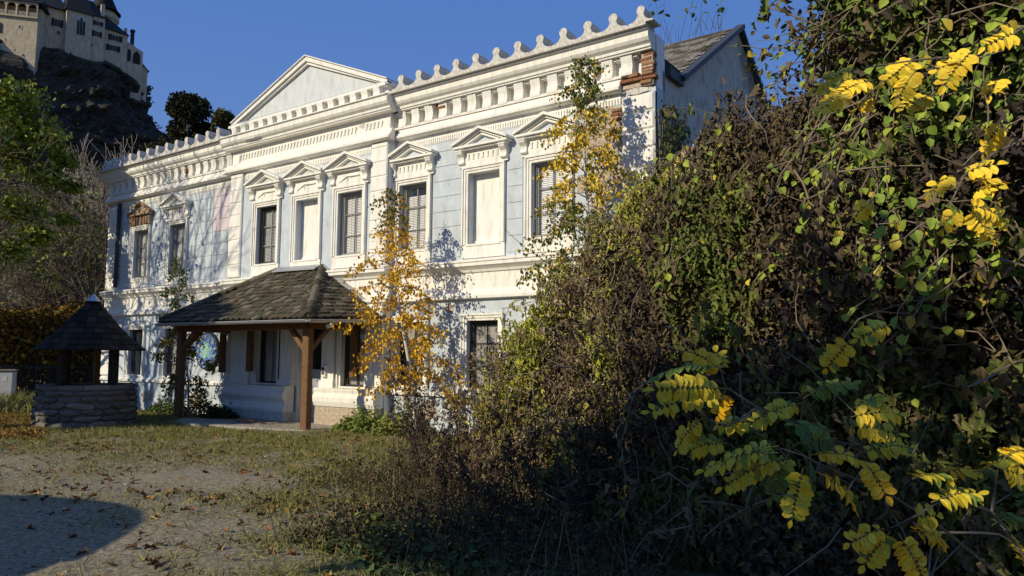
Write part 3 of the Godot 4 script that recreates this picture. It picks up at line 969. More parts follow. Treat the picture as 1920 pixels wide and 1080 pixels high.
	b.run([Vector2(0.0, 0.52), Vector2(0.26, 0.50), Vector2(0.30, 0.60), Vector2(0.31, 0.70), Vector2(0.27, 0.79), Vector2(0.29, 0.86), Vector2(0.29, 0.89), Vector2(0.0, 0.905)], -7.98, -6.1, ZB)
	obj("bulging_plinth", b, M.white, house)
	b = Mb.new()
	b.run([Vector2(0.0, -0.1), Vector2(0.24, -0.1), Vector2(0.25, 0.25), Vector2(0.235, 0.50), Vector2(0.0, 0.51)], -7.97, -6.12, ZB)
	obj("plinth_block", b, M.bare, house)
	# door: panelled lower half, dark glazed upper half
	b = Mb.new()
	b.box(-8.88, -8.80, 0.05, 2.36, ZB - 0.25, ZB - 0.10)
	b.box(-8.14, -8.06, 0.05, 2.36, ZB - 0.25, ZB - 0.10)
	b.box(-8.80, -8.14, 2.28, 2.36, ZB - 0.25, ZB - 0.10)
	b.box(-8.80, -8.14, 0.05, 0.12, ZB - 0.25, ZB - 0.12)
	b.box(-8.80, -8.14, 0.70, 0.78, ZB - 0.25, ZB - 0.12)
	b.box(-8.80, -8.14, 1.22, 1.28, ZB - 0.25, ZB - 0.12)
	b.box(-8.50, -8.44, 0.12, 0.70, ZB - 0.25, ZB - 0.12)
	b.box(-8.80, -8.70, 0.12, 1.22, ZB - 0.25, ZB - 0.13)
	b.box(-8.24, -8.14, 0.12, 1.22, ZB - 0.25, ZB - 0.13)
	b.box(-8.70, -8.24, 0.10, 1.25, ZB - 0.25, ZB - 0.17)
	var d = obj("door", b, M.door, house)
	b = Mb.new()
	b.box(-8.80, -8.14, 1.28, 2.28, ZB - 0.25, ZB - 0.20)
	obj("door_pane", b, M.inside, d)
	b = Mb.new()
	b.box(-8.48, -8.46, 1.28, 2.28, ZB - 0.199, ZB - 0.17)
	b.box(-8.80, -8.14, 1.95, 1.98, ZB - 0.198, ZB - 0.172)
	obj("glazing_bars", b, M.dark_frame, d)
	b = Mb.new()
	b.tube([Vector3(-8.19, 1.02, ZB - 0.13), Vector3(-8.19, 1.02, ZB - 0.06), Vector3(-8.30, 1.02, ZB - 0.05)], [0.012, 0.012, 0.01], 6, true)
	obj("door_handle", b, M.dark_metal, d)
	b = Mb.new()
	b.cbox(-7.90, -7.76, 1.12, 1.38, ZB + 0.10, ZB + 0.16, 0.01)
	var mb2 = obj("meter_box", b, M.slat, house)
	b = Mb.new()
	b.box(-7.87, -7.79, 1.28, 1.34, ZB + 0.1605, ZB + 0.164); b.box(-7.87, -7.79, 1.18, 1.24, ZB + 0.1605, ZB + 0.164)
	obj("meter_window", b, M.dark_frame, mb2)
	painted_disc()


func painted_disc():
	var t := thing("painted_disc", "round blue painted board ringed with pale ovals, hung on the wall left of the porch", "wall decoration", Vector3(-12.74, 1.69, 0.03))
	var b := Mb.new()
	b.tube([Vector3(0, 0, -0.02), Vector3(0, 0, 0.05)], [0.5, 0.5], 40, true)
	obj("rim", b, M.dark_frame, t)
	# swirl of blues with a pale green middle, painted on the board
	var f := FastNoiseLite.new()
	f.seed = 12
	f.frequency = 0.018
	var im := Image.create(256, 256, false, Image.FORMAT_RGB8)
	for y in 256:
		for x in 256:
			var n = f.get_noise_2d(x, y) + 0.5 * f.get_noise_2d(x * 3 + 500, y * 3)
			var c = lin(0.03, 0.08, 0.30).lerp(lin(0.12, 0.28, 0.55), clampf(n * 1.6 + 0.5, 0, 1))
			if f.get_noise_2d(x * 4 + 90, y * 4) > 0.28:
				c = c.lerp(lin(0.6, 0.65, 0.68), 0.7)
			var q = Vector2(x - 112, y - 122)
			var rr = q.length() + 34.0 * f.get_noise_2d(x * 1.6, y * 1.6 + 300)
			if rr < 62:
				c = lin(0.22, 0.42, 0.33).lerp(lin(0.34, 0.55, 0.50), clampf(0.5 + 1.5 * f.get_noise_2d(x * 2.5, y * 2.5), 0, 1))
			im.set_pixel(x, y, c)
	var m := plain(Color.WHITE, 0.5)
	m.albedo_texture = ImageTexture.create_from_image(im)
	var arr = []
	arr.resize(Mesh.ARRAY_MAX)
	var v := PackedVector3Array()
	var nn := PackedVector3Array()
	var uv := PackedVector2Array()
	for k in 40:
		for a in [-1.0, k + 1.0, k + 0.0]:
			var p = Vector2.ZERO if a < 0 else Vector2(cos(TAU * a / 40), sin(TAU * a / 40))
			v.append(Vector3(p.x * 0.455, p.y * 0.455, 0.054)); nn.append(Vector3(0, 0, 1)); uv.append(Vector2(0.5 + p.x * 0.5, 0.5 - p.y * 0.5))
	arr[Mesh.ARRAY_VERTEX] = v
	arr[Mesh.ARRAY_NORMAL] = nn
	arr[Mesh.ARRAY_TEX_UV] = uv
	var am := ArrayMesh.new()
	am.add_surface_from_arrays(Mesh.PRIMITIVE_TRIANGLES, arr)
	made("painting", am, m, t)
	var om := plain(lin(0.55, 0.53, 0.44), 0.5)
	for k in 12:
		b = Mb.new()
		b.tube([Vector3(0, 0, 0), Vector3(0, 0, 0.012)], [0.05, 0.045], 12, true)
		var o = obj("oval", b, om, t)
		var a = TAU * k / 12 + 0.15
		o.position = Vector3(cos(a) * 0.375, sin(a) * 0.375, 0.055)
		o.scale = Vector3(0.85, 1.2, 1)
		o.rotation.z = a - PI / 2


# ------------------------------------------------------------------ canopy
func tile_mesh(k: int) -> ArrayMesh:
	var b := Mb.new()
	var w = 0.092
	var pts := PackedVector2Array()
	# beaver-tail outline in the plane of the roof: x across, y down the slope
	for i in 7:
		var a = PI * i / 6.0
		pts.append(Vector2(w * cos(a), -0.25 - 0.075 * sin(a) + 0.006 * sin(k * 3.0 + i)))
	pts.append(Vector2(-w, 0.0))
	pts.append(Vector2(w, 0.0))
	pts.reverse()
	b.prism(pts, 0.0, 0.030)
	return b.mesh()


func canopy():
	var t := thing("porch_canopy", "timber porch canopy with hipped mossy tile roof in front of the villa door", "porch")
	var FL := Vector3(-11.72, 2.33, 1.95)
	var FR := Vector3(-6.33, 2.31, 2.05)
	var TL := Vector3(-9.73, 3.56, 0.24)
	var TR := Vector3(-8.1, 3.54, 0.24)
	var WL := Vector3(-11.85, 2.36, 0.24)
	var WR := Vector3(-6.10, 2.38, 0.24)
	var b := Mb.new()
	b.quad(FL, FR, TR, TL); b.tri(FR, WR, TR); b.tri(WL, FL, TL)
	var dn = Vector3(0, -0.03, 0)
	b.quad(TL + dn, TR + dn, FR + dn, FL + dn); b.tri(TR + dn, WR + dn, FR + dn); b.tri(TL + dn, FL + dn, WL + dn)
	obj("roof_deck", b, M.dark_wood, t)
	var tm = [tile_mesh(0), tile_mesh(1), tile_mesh(2)]
	var left = 300
	var rest := Scatter.new()
	var lay = func(a: Vector3, c: Vector3, apexl: Vector3, apexr: Vector3):
		# a, c: eave ends; apexl, apexr: top ends
		var ex = (c - a).normalized()
		var nrm = ex.cross((apexl + apexr) * 0.5 - (a + c) * 0.5).normalized()
		var upv = nrm.cross(ex).normalized()
		var h = (apexl - a).dot(upv)
		var rows = int(h / 0.155)
		for r in rows + 1:
			var vv = r * 0.155 + 0.28
			var s0 = lerpf(0.0, (apexl - a).dot(ex), clampf((vv - 0.2) / h, 0, 1))
			var s1 = lerpf((c - a).dot(ex), (apexr - a).dot(ex), clampf((vv - 0.2) / h, 0, 1))
			var s = s0 + (0.095 if r % 2 else 0.0)
			while s < s1:
				var sag = 0.03 * sin(s * 1.3 + 0.5) * sin(r * 0.4)
				var pos = a + ex * (s + rnd(-0.008, 0.008)) + upv * (vv + rnd(-0.012, 0.012)) + nrm * (0.002 + sag * 0.3)
				var bs = Basis(ex, upv, nrm) * Basis(Vector3.RIGHT, -0.13 + rnd(-0.05, 0.04)) * Basis(Vector3(0, 0, 1), rnd(-0.05, 0.05))
				if vv < h + 0.24:
					var o = Transform3D(bs, pos)
					_tiles.append([o, R.randi() % 3, R.randi() % 5])
				s += 0.19
	lay.call(FL, FR, TL, TR)
	lay.call(FR, WR, TR, TR)
	lay.call(WL, FL, TL, TL)
	# the nearest ones singly, the others in one piece
	_tiles.sort_custom(func(p, q): return p[0].origin.distance_squared_to(CAM) < q[0].origin.distance_squared_to(CAM))
	var joined := Mb.new()
	for i in _tiles.size():
		var q = _tiles[i]
		if i < 295:
			var o = made("roof_tile", tm[q[1]], M.tile[q[2]], t)
			o.transform = q[0]
		else:
			var arr = tm[q[1]].surface_get_arrays(0)
			for k in arr[Mesh.ARRAY_VERTEX].size():
				joined.v.append(q[0] * arr[Mesh.ARRAY_VERTEX][k])
				joined.n.append((q[0].basis * arr[Mesh.ARRAY_NORMAL][k]).normalized())
	obj("roof_tiles", joined, M.tile[1], t).set_meta("kind", "stuff")
	# half-round hip tiles
	for hp in [[FR, TR], [FL, TL]]:
		var n = 9
		for k in n:
			var p0 = hp[0].lerp(hp[1], k / float(n)) + Vector3(0, 0.05, 0)
			var p1 = hp[0].lerp(hp[1], (k + 1.12) / float(n)) + Vector3(0, 0.065, 0)
			b = Mb.new()
			b.tube([p0, p1], [0.095, 0.075], 9, true)
			obj("hip_tile", b, M.tile[[0, 1, 2, 4][R.randi() % 4]], t)
	# sheet along the wall and the right verge
	b = Mb.new()
	b.hexa([TL + Vector3(0.1, 0.0, 0.22), TR + Vector3(0, 0.0, 0.22), TR + Vector3(0, 0.03, 0.22), TL + Vector3(0.1, 0.03, 0.22), TL + Vector3(0.1, 0.1, -0.02), TR + Vector3(0, 0.1, -0.02), TR + Vector3(0, 0.15, -0.02), TL + Vector3(0.1, 0.15, -0.02)])
	b.beam(TR + Vector3(0.05, 0.06, 0.02), WR + Vector3(0, 0.06, 0.02), 0.05, 0.12)
	obj("flashing", b, M.zinc, t)
	# gutters
	b = Mb.new()
	for g in [[FL + Vector3(-0.06, -0.02, 0.06), FR + Vector3(0.05, -0.02, 0.06)], [FR + Vector3(0.06, -0.02, 0.05), WR + Vector3(0.06, -0.02, 0.02)]]:
		var d = (g[1] - g[0]).normalized()
		var o = Vector3(d.z, 0, -d.x) * -1.0
		var pr = []
		for k in 7:
			var a = PI + PI * k / 6.0
			pr.append(o * cos(a) * 0.055 + Vector3(0, sin(a) * 0.055, 0))
		for k in 6:
			b.quad(g[0] + pr[k], g[0] + pr[k + 1], g[1] + pr[k + 1], g[1] + pr[k])
			b.quad(g[0] + pr[k] * 0.93, g[1] + pr[k] * 0.93, g[1] + pr[k + 1] * 0.93, g[0] + pr[k + 1] * 0.93)
		b.tube([g[0] + o * -0.055, g[1] + o * -0.055], [0.011, 0.011], 6, true)
		b.tube([g[0] + o * 0.055, g[1] + o * 0.055], [0.011, 0.011], 6, true)
	obj("gutter", b, M.zinc, t)
	for k in 7:
		var p = FL.lerp(FR, (k + 0.5) / 7.0) + Vector3(0, -0.025, 0.06)
		b = Mb.new()
		for j in 6:
			var a0 = PI + PI * j / 6.0
			var a1 = PI + PI * (j + 1) / 6.0
			b.hexa([p + Vector3(-0.012, sin(a0) * 0.06, cos(a0) * 0.06), p + Vector3(0.012, sin(a0) * 0.06, cos(a0) * 0.06), p + Vector3(0.012, sin(a1) * 0.06, cos(a1) * 0.06), p + Vector3(-0.012, sin(a1) * 0.06, cos(a1) * 0.06),
				p + Vector3(-0.012, sin(a0) * 0.056, cos(a0) * 0.056), p + Vector3(0.012, sin(a0) * 0.056, cos(a0) * 0.056), p + Vector3(0.012, sin(a1) * 0.056, cos(a1) * 0.056), p + Vector3(-0.012, sin(a1) * 0.056, cos(a1) * 0.056)])
		obj("gutter_bracket", b, M.zinc, t)
	# timbers
	var PL := Vector3(-11.60, 0.0, 1.47)
	var PR := Vector3(-6.86, 0.0, 1.60)
	for p in [[PL, 0.16], [PR, 0.10]]:
		b = Mb.new()
		b.beam(Vector3(p[0].x, p[1], p[0].z), Vector3(p[0].x, 2.14, p[0].z), 0.165, 0.165, Vector3(0.2, 0, 1))
		var o = obj("post", b, M.wood, t)
		b = Mb.new()
		b.tube([Vector3(p[0].x, -0.05, p[0].z), Vector3(p[0].x, p[1] + 0.02, p[0].z)], [0.018, 0.018], 6, true)
		b.box(p[0].x - 0.07, p[0].x + 0.07, p[1] - 0.012, p[1] - 0.002, p[0].z - 0.07, p[0].z + 0.07)
		obj("post_foot", b, M.dark_metal, o)
	b = Mb.new()
	b.beam(Vector3(PL.x - 0.25, 2.215, PL.z), Vector3(PR.x + 0.12, 2.215, PR.z), 0.15, 0.16)
	obj("front_beam", b, M.wood_h, t)
	for p in [PL, PR]:
		b = Mb.new()
		b.beam(Vector3(p.x, 2.22, p.z + 0.1), Vector3(p.x, 2.22, 0.21), 0.14, 0.15)
		obj("side_beam", b, M.wood_h, t)
		b = Mb.new()
		b.beam(Vector3(p.x, 1.72, p.z - 0.05), Vector3(p.x, 2.16, p.z - 0.50), 0.10, 0.10)
		obj("brace", b, M.wood, t)
		# short post on the wall under the inner end of the beam
		b = Mb.new()
		b.beam(Vector3(p.x, 1.15, 0.36), Vector3(p.x, 2.14, 0.36), 0.13, 0.13, Vector3(0, 0, 1))
		obj("wall_post", b, M.wood, t)
	b = Mb.new()
	b.beam(Vector3(PL.x + 0.06, 1.70, PL.z), Vector3(PL.x + 0.55, 2.14, PL.z), 0.10, 0.10)
	obj("brace", b, M.wood, t)
	b = Mb.new()
	b.beam(Vector3(PR.x - 0.06, 1.70, PR.z), Vector3(PR.x - 0.52, 2.14, PR.z), 0.10, 0.10)
	obj("brace", b, M.wood, t)
	b = Mb.new()
	b.beam(Vector3(-10.40, 1.2, 0.42), Vector3(-10.40, 2.2, 0.42), 0.13, 0.13, Vector3(0, 0, 1))
	obj("wall_post", b, M.wood, t)
	for k in 8:
		b = Mb.new()
		var x = -11.4 + k * 0.65
		b.beam(Vector3(x, 2.28, 1.9), Vector3(clampf(x, -9.9, -7.9) * 0.5 + x * 0.5, 2.95, 0.9), 0.08, 0.1)
		obj("rafter", b, M.wood_h, t)
	# small lamp under the right gutter
	b = Mb.new()
	b.cbox(-0.06, 0.06, -0.04, 0.04, -0.1, 0.1, 0.02)
	var l = obj("lamp_fitting", b, M.slat, t)
	l.position = Vector3(-6.28, 2.22, 1.55)
	l.rotation = Vector3(0.5, 0.6, 0.3)


var _tiles := []


# ------------------------------------------------------------------ well
func well():
	var C := Vector3(-11.62, 0.08, 3.55)
	var t := thing("draw_well", "round stone draw well with dark conical shingle roof on four posts", "well", C)
	var b := Mb.new()
	b.tube([Vector3(0, -0.15, 0), Vector3(0, 0.80, 0)], [0.93, 0.90], 28, true)
	var core = obj("well_wall", b, M.mortar, t)
	# irregular stones
	var ms = []
	for k in 6:
		b = Mb.new()
		var f = []
		var n = 9
		for i in n:
			var a = TAU * i / n
			var rr = 1.0 + rnd(-0.16, 0.12)
			var sq = 1.0 / pow(pow(absf(cos(a)), 3.5) + pow(absf(sin(a)), 3.5), 1 / 3.5)
			f.append(Vector2(cos(a), sin(a)) * 0.5 * rr * sq)
		for i in n:
			var j = (i + 1) % n
			var z1 = 0.8 + rnd(-0.2, 0.2)
			b.tri(Vector3(0, 0, z1), Vector3(f[i].x * 0.8, f[i].y * 0.8, 0.7), Vector3(f[j].x * 0.8, f[j].y * 0.8, 0.7))
			b.quad(Vector3(f[i].x, f[i].y, 0.25), Vector3(f[j].x, f[j].y, 0.25), Vector3(f[j].x * 0.8, f[j].y * 0.8, 0.7), Vector3(f[i].x * 0.8, f[i].y * 0.8, 0.7))
			b.quad(Vector3(f[i].x, f[i].y, 0), Vector3(f[j].x, f[j].y, 0), Vector3(f[j].x, f[j].y, 0.25), Vector3(f[i].x, f[i].y, 0.25))
		ms.append(b.mesh())
	var y = -0.02
	while y < 0.78:
		var h = rnd(0.085, 0.17)
		if y + h > 0.78:
			h = 0.785 - y
		if h < 0.05:
			break
		var a = rnd(0, 1)
		var end = a + TAU - 0.1
		while a < end:
			var w = rnd(0.2, 0.55)
			var rad = 0.905 + (0.79 - y) * 0.05
			var am = a + w / 2 / rad
			var o = made("stone", ms[R.randi() % 6], M.stone[R.randi() % 4], core)
			var nrm = Vector3(sin(am), 0, cos(am))
			o.transform = Transform3D(Basis(Vector3(cos(am), 0, -sin(am)) * w * 1.0, Vector3(0, h * 1.0, 0), nrm * rnd(0.06, 0.14)).rotated(nrm, rnd(-0.12, 0.12)), Vector3(0, y + h / 2 + rnd(-0.012, 0.012), 0) + nrm * (rad - 0.025))
			a += w / rad + 0.01
		y += h + 0.008
	# coping slabs
	for k in 12:
		var a0 = TAU * k / 12 + 0.006
		var a1 = TAU * (k + 1) / 12 - 0.006
		b = Mb.new()
		var ri = 0.66
		var ro = 0.965 + rnd(-0.015, 0.015)
		var yt = 0.87 + rnd(-0.006, 0.006)
		var pa = func(a, r, yy): return Vector3(sin(a) * r, yy, cos(a) * r)
		b.hexa([pa.call(a0, ro, 0.79), pa.call(a1, ro, 0.79), pa.call(a1, ro - 0.01, yt), pa.call(a0, ro - 0.01, yt), pa.call(a0, ri, 0.79), pa.call(a1, ri, 0.79), pa.call(a1, ri, yt), pa.call(a0, ri, yt)])
		obj("coping_slab", b, M.stone[k % 4], t)
	# posts: doubled square timbers
	for a in [0.28, 0.28 + PI / 2, 0.28 + PI, 0.28 - PI / 2]:
		var p = Vector3(sin(a), 0, cos(a)) * 0.66
		b = Mb.new()
		b.beam(p + Vector3(0, 0.86, 0), p * 0.98 + Vector3(0, 1.68, 0), 0.13, 0.13, Vector3(sin(a), 0, cos(a)))
		obj("post", b, M.dark_wood, t)
	b = Mb.new()
	b.beam(Vector3(-0.36, 0.86, -0.33), Vector3(-0.36, 1.66, -0.33), 0.11, 0.11, Vector3(0, 0, 1))
	obj("post", b, M.wood, t)
	b = Mb.new()
	for k in 24:
		var a0 = TAU * k / 24
		var a1 = TAU * (k + 1) / 24
		b.tri(Vector3(sin(a0) * 0.92, 1.63, cos(a0) * 0.92), Vector3(sin(a1) * 0.92, 1.63, cos(a1) * 0.92), Vector3(0, 2.72, 0))
		b.tri(Vector3(sin(a0) * 0.92, 1.62, cos(a0) * 0.92), Vector3(0, 1.75, 0), Vector3(sin(a1) * 0.92, 1.62, cos(a1) * 0.92))
	var deck = obj("roof_cone", b, M.dark_wood, t)
	# shingles in rings, the upper overlapping the lower; slightly bell-shaped
	var rings = 9
	for r in rings:
		var f0 = r / float(rings)
		var f1 = (r + 1.5) / float(rings)
		var rad = func(f): return 0.96 * (1.0 - f) + 0.03 + 0.06 * pow(1.0 - f, 4)
		var hy = func(f): return 1.60 + 1.14 * f - 0.05 * sin(f * PI)
		var r0 = rad.call(f0)
		var r1 = rad.call(minf(f1, 0.99))
		var n = maxi(7, int(TAU * r0 / 0.2))
		for k in n:
			var am = TAU * (k + (0.5 if r % 2 else 0.0)) / n
			var nn = Vector3(sin(am), 0, cos(am))
			var tt = Vector3(cos(am), 0, -sin(am))
			var w0 = TAU * r0 / n * 0.49
			var w1 = TAU * r1 / n * 0.49
			var y0 = hy.call(f0) + rnd(-0.012, 0.012)
			var y1 = hy.call(minf(f1, 0.99))
			var th = nn * 0.022 + Vector3(0, 0.022, 0)
			b = Mb.new()
			var p = [nn * r0 - tt * w0 + Vector3(0, y0, 0), nn * r0 + tt * w0 + Vector3(0, y0, 0), nn * r1 + tt * w1 + Vector3(0, y1, 0), nn * r1 - tt * w1 + Vector3(0, y1, 0)]
			b.hexa([p[0] + th, p[1] + th, p[2] + th * 0.4, p[3] + th * 0.4, p[0], p[1], p[2], p[3]])
			obj("shingle", b, M.shingle[R.randi() % 3], deck)
	b = Mb.new()
	for k in 8:
		var a0 = TAU * k / 8
		var a1 = TAU * (k + 1) / 8
		b.tri(Vector3(sin(a0) * 0.17, 2.66, cos(a0) * 0.17), Vector3(sin(a1) * 0.17, 2.66, cos(a1) * 0.17), Vector3(0, 2.84, 0))
		b.tri(Vector3(sin(a0) * 0.17, 2.66, cos(a0) * 0.17), Vector3(0, 2.66, 0), Vector3(sin(a1) * 0.17, 2.66, cos(a1) * 0.17))
	obj("zinc_cap", b, M.zinc, t)
	b = Mb.new()
	b.tube([Vector3(0, 2.8, 0), Vector3(0, 3.12, 0)], [0.012, 0.008], 5, true)
	b.tube([Vector3(-0.09, 3.0, 0.03), Vector3(0.1, 3.02, -0.04)], [0.008, 0.006], 4, true)
	obj("finial", b, M.dark_metal, t)


# ------------------------------------------------------------------ castle rock
func castle():
	var t := thing("castle", "beige castle with steep dark slate roofs and a chapel, high on the rock", "castle", Vector3(-152.615, 0, -55.158), "", deg_to_rad(76.1))
	var W = func(called, u0, u1, v0, v1, z0, z1, m = M.castle, par = t):
		var b := Mb.new()
		b.box(u0, u1, v0, v1, z0, z1)
		return obj(called, b, m, par)
	var win = func(par, u, v, w, h, z, shut):
		var b := Mb.new()
		var s = w * 0.55 if shut else 0.0
		b.box(u - w / 2 - s - 0.18, u + w / 2 + s + 0.18, v - h / 2 - 0.2, v + h / 2 + 0.2, z - 0.2, z + 0.05)
		var f = obj("window", b, M.castle_trim, par)
		b = Mb.new()
		b.box(u - w / 2 + 0.06, u - 0.03, v - h / 2, v + h / 2, z, z + 0.07)
		b.box(u + 0.03, u + w / 2 - 0.06, v - h / 2, v + h / 2, z, z + 0.07)
		obj("pane", b, M.dark_frame, f)
		if shut:
			for q in [-1, 1]:
				b = Mb.new()
				b.box(u + q * (w / 2 + s / 2) - s / 2, u + q * (w / 2 + s / 2) + s / 2, v - h / 2 - 0.05, v + h / 2 + 0.05, z + 0.02, z + 0.12)
				obj("shutter", b, M.shutter, f)
	# long left range
	var w1 = W.call("wall", -13.5, -0.9, 54.0, 71.2, -12.0, 0.0)
	win.call(w1, -2.2, 68.2, 1.0, 1.5, 0.0, true)
	win.call(w1, -1.9, 66.2, 0.7, 0.7, 0.0, false)
	win.call(w1, -7.6, 70.2, 0.9, 0.9, 0.0, false)
	win.call(w1, -12.2, 70.4, 0.9, 1.1, 0.0, false)
	var b := Mb.new()
	b.hexa([Vector3(-14.0, 71.0, 0.7), Vector3(-0.6, 71.0, 0.7), Vector3(-1.5, 76.5, -5.5), Vector3(-14.0, 76.5, -5.5), Vector3(-14.0, 71.0, -12.5), Vector3(-0.6, 71.0, -12.5), Vector3(-1.5, 76.6, -5.6), Vector3(-14.0, 76.6, -5.6)])
	obj("roof", b, M.castle_roof, t)
	W.call("dormer", -10.6, -8.6, 71.2, 73.6, -2.0, 0.2)
	# lit corner tower with an arcaded balcony, turned to the sun
	var tw := MeshInstance3D.new()
	b = Mb.new()
	b.box(-11.0, 0.0, 54.0, 66.3, -5.0, 0.0)
	b.box(-11.0, 0.0, 66.1, 66.4, -5.0, 0.35)
	tw = obj("balcony_tower", b, M.castle, t)
	tw.position = Vector3(-6.1, 0, 4.6)
	tw.rotation.y = deg_to_rad(-26.0)
	for k in 6:
		b = Mb.new()
		var u0 = -10.9 + k * 1.8
		var pts = PackedVector2Array([Vector2(u0, 66.41), Vector2(u0 + 0.14, 66.41), Vector2(u0 + 0.14, 68.2)])
		for i in range(1, 8):
			var a = PI - PI * i / 8.0
			pts.append(Vector2(u0 + 0.9 + 0.76 * cos(a), 68.2 + 0.76 * sin(a)))
		pts.append(Vector2(u0 + 1.66, 68.2)); pts.append(Vector2(u0 + 1.66, 66.41)); pts.append(Vector2(u0 + 1.8, 66.41)); pts.append(Vector2(u0 + 1.8, 69.3)); pts.append(Vector2(u0, 69.3))
		b.prism(pts, -0.15, 0.15)
		var o = obj("arch", b, M.castle, tw)
		b = Mb.new()
		b.box(u0 + 0.14, u0 + 1.66, 67.2, 67.3, -0.05, 0.05)
		for i in 7:
			b.box(u0 + 0.25 + i * 0.2, u0 + 0.32 + i * 0.2, 66.42, 67.2, -0.04, 0.04)
		obj("balustrade", b, M.castle_trim, o)
	b = Mb.new()
	b.hexa([Vector3(-11.3, 69.301, 0.5), Vector3(0.4, 69.301, 0.5), Vector3(0.0, 71.0, -3.0), Vector3(-11.0, 71.0, -3.0), Vector3(-11.3, 69.301, -5.0), Vector3(0.4, 69.301, -5.0), Vector3(0.0, 71.1, -3.1), Vector3(-11.0, 71.1, -3.1)])
	obj("balcony_roof", b, M.castle_roof, tw)
	b = Mb.new()
	b.box(-11.0, -0.2, 66.5, 69.2, -4.5, -2.2)
	obj("balcony_back", b, M.castle, tw)
	for q in [[-9.2, 64.4, 0.45, 0.5], [-3.0, 64.2, 0.45, 0.5]]:
		win.call(tw, q[0], q[1], q[2], q[3], 0.0, false)
	b = Mb.new()
	b.prism(PackedVector2Array([Vector2(-6.7, 62.6), Vector2(-5.9, 62.6), Vector2(-5.9, 64.2), Vector2(-6.1, 64.6), Vector2(-6.5, 64.6), Vector2(-6.7, 64.2)]), 0.0, 0.08)
	obj("doorway", b, M.shutter, tw)
	# chapel
	var ch = W.call("chapel_wall", -0.9, 3.7, 52.0, 71.1, -9.0, 1.6)
	b = Mb.new()
	b.hexa([Vector3(-1.3, 71.0, 2.0), Vector3(4.0, 71.0, 2.0), Vector3(2.6, 77.5, -2.0), Vector3(0.2, 77.5, -2.0), Vector3(-1.3, 71.0, -9.0), Vector3(4.0, 71.0, -9.0), Vector3(2.6, 77.6, -9.0), Vector3(0.2, 77.6, -9.0)])
	obj("roof", b, M.castle_roof, t)
	var goth = func(u0, u1, v0, v1, z, zz, m, called, par):
		var q := Mb.new()
		var c = (u0 + u1) / 2
		var hw = (u1 - u0) / 2
		q.prism(PackedVector2Array([Vector2(u0, v0), Vector2(u1, v0), Vector2(u1, v1 - hw * 1.7), Vector2(c + hw * 0.75, v1 - hw * 0.85), Vector2(c + hw * 0.35, v1 - hw * 0.3), Vector2(c, v1), Vector2(c - hw * 0.35, v1 - hw * 0.3), Vector2(c - hw * 0.75, v1 - hw * 0.85), Vector2(u0, v1 - hw * 1.7)]), z, zz)
		return obj(called, q, m, par)
	var gw = goth.call(0.75, 2.75, 66.0, 70.9, 1.5, 1.68, M.castle_trim, "gothic_window", ch)
	for k in 3:
		goth.call(0.98 + k * 0.53, 1.43 + k * 0.53, 66.3, 70.0 if k == 1 else 69.4, 1.6, 1.74, M.dark_frame, "lancet_pane", gw)
	# right-hand blocks
	var rb = W.call("wall", 3.7, 6.2, 52.0, 71.6, -8.0, 0.9)
	win.call(rb, 4.9, 70.0, 0.9, 0.9, 0.9, true)
	win.call(rb, 4.8, 67.7, 0.9, 1.1, 0.9, true)
	win.call(rb, 4.0, 65.0, 0.4, 0.8, 0.9, false)
	b = Mb.new()
	b.hexa([Vector3(3.5, 71.4, 1.2), Vector3(6.6, 71.4, 1.2), Vector3(4.6, 76.5, -4.0), Vector3(3.5, 76.5, -4.0), Vector3(3.5, 71.4, -8.0), Vector3(6.6, 71.4, -8.0), Vector3(4.6, 76.6, -4.1), Vector3(3.5, 76.6, -4.1)])
	obj("roof", b, M.castle_roof, t)
	W.call("chimney", 5.4, 6.1, 71.8, 74.6, -0.2, 0.6)
	var b3 = W.call("wall", 6.2, 10.9, 52.0, 69.8, -9.0, -0.3)
	win.call(b3, 8.5, 68.3, 1.3, 1.2, -0.3, true)
	win.call(b3, 8.2, 66.0, 1.3, 1.2, -0.3, true)
	b = Mb.new()
	b.hexa([Vector3(6.0, 69.9, 0.2), Vector3(11.1, 69.5, 0.2), Vector3(9.2, 72.6, -3.5), Vector3(6.0, 74.6, -3.5), Vector3(6.0, 69.6, -9.2), Vector3(11.1, 69.4, -9.2), Vector3(9.2, 72.7, -3.6), Vector3(6.0, 74.7, -3.6)])
	obj("roof", b, M.castle_roof, t)
	W.call("chimney", 10.9, 11.4, 69.2, 72.4, -4.0, -3.3)
	W.call("chimney", 12.0, 12.65, 66.6, 72.0, -3.0, -2.3, M.rock)
	W.call("chimney_cap", 11.9, 12.75, 71.6, 72.05, -3.1, -2.2, M.rock)
	# keep behind, with a parapet walk
	b = Mb.new()
	b.tube([Vector3(7.6, 60, -8), Vector3(7.6, 74.6, -8), Vector3(7.6, 74.7, -8), Vector3(7.6, 75.6, -8), Vector3(7.6, 75.61, -8), Vector3(7.6, 76.4, -8)], [2.5, 2.5, 3.1, 3.1, 2.5, 2.5], 16)
	obj("keep", b, M.castle, t)
	b = Mb.new()
	b.tube([Vector3(7.6, 76.4, -8), Vector3(7.6, 77.2, -8), Vector3(7.6, 83, -8)], [3.4, 2.7, 0.1], 16)
	obj("keep_roof", b, M.castle_roof, t)
	# low end with a wide arch
	b = Mb.new()
	b.prism(PackedVector2Array([Vector2(10.9, 50), Vector2(14.2, 50), Vector2(14.2, 67.0), Vector2(11.2, 68.4), Vector2(10.9, 68.4)]), -7.0, -0.8)
	var b4 = obj("end_wall", b, M.castle, t)
	for q in [[11.1, 11.8, 64.2, 67.0], [12.2, 13.7, 64.0, 66.9]]:
		goth.call(q[0], q[1], q[2], q[3], -0.9, -0.74, M.shutter, "arch_opening", b4)
	b = Mb.new()
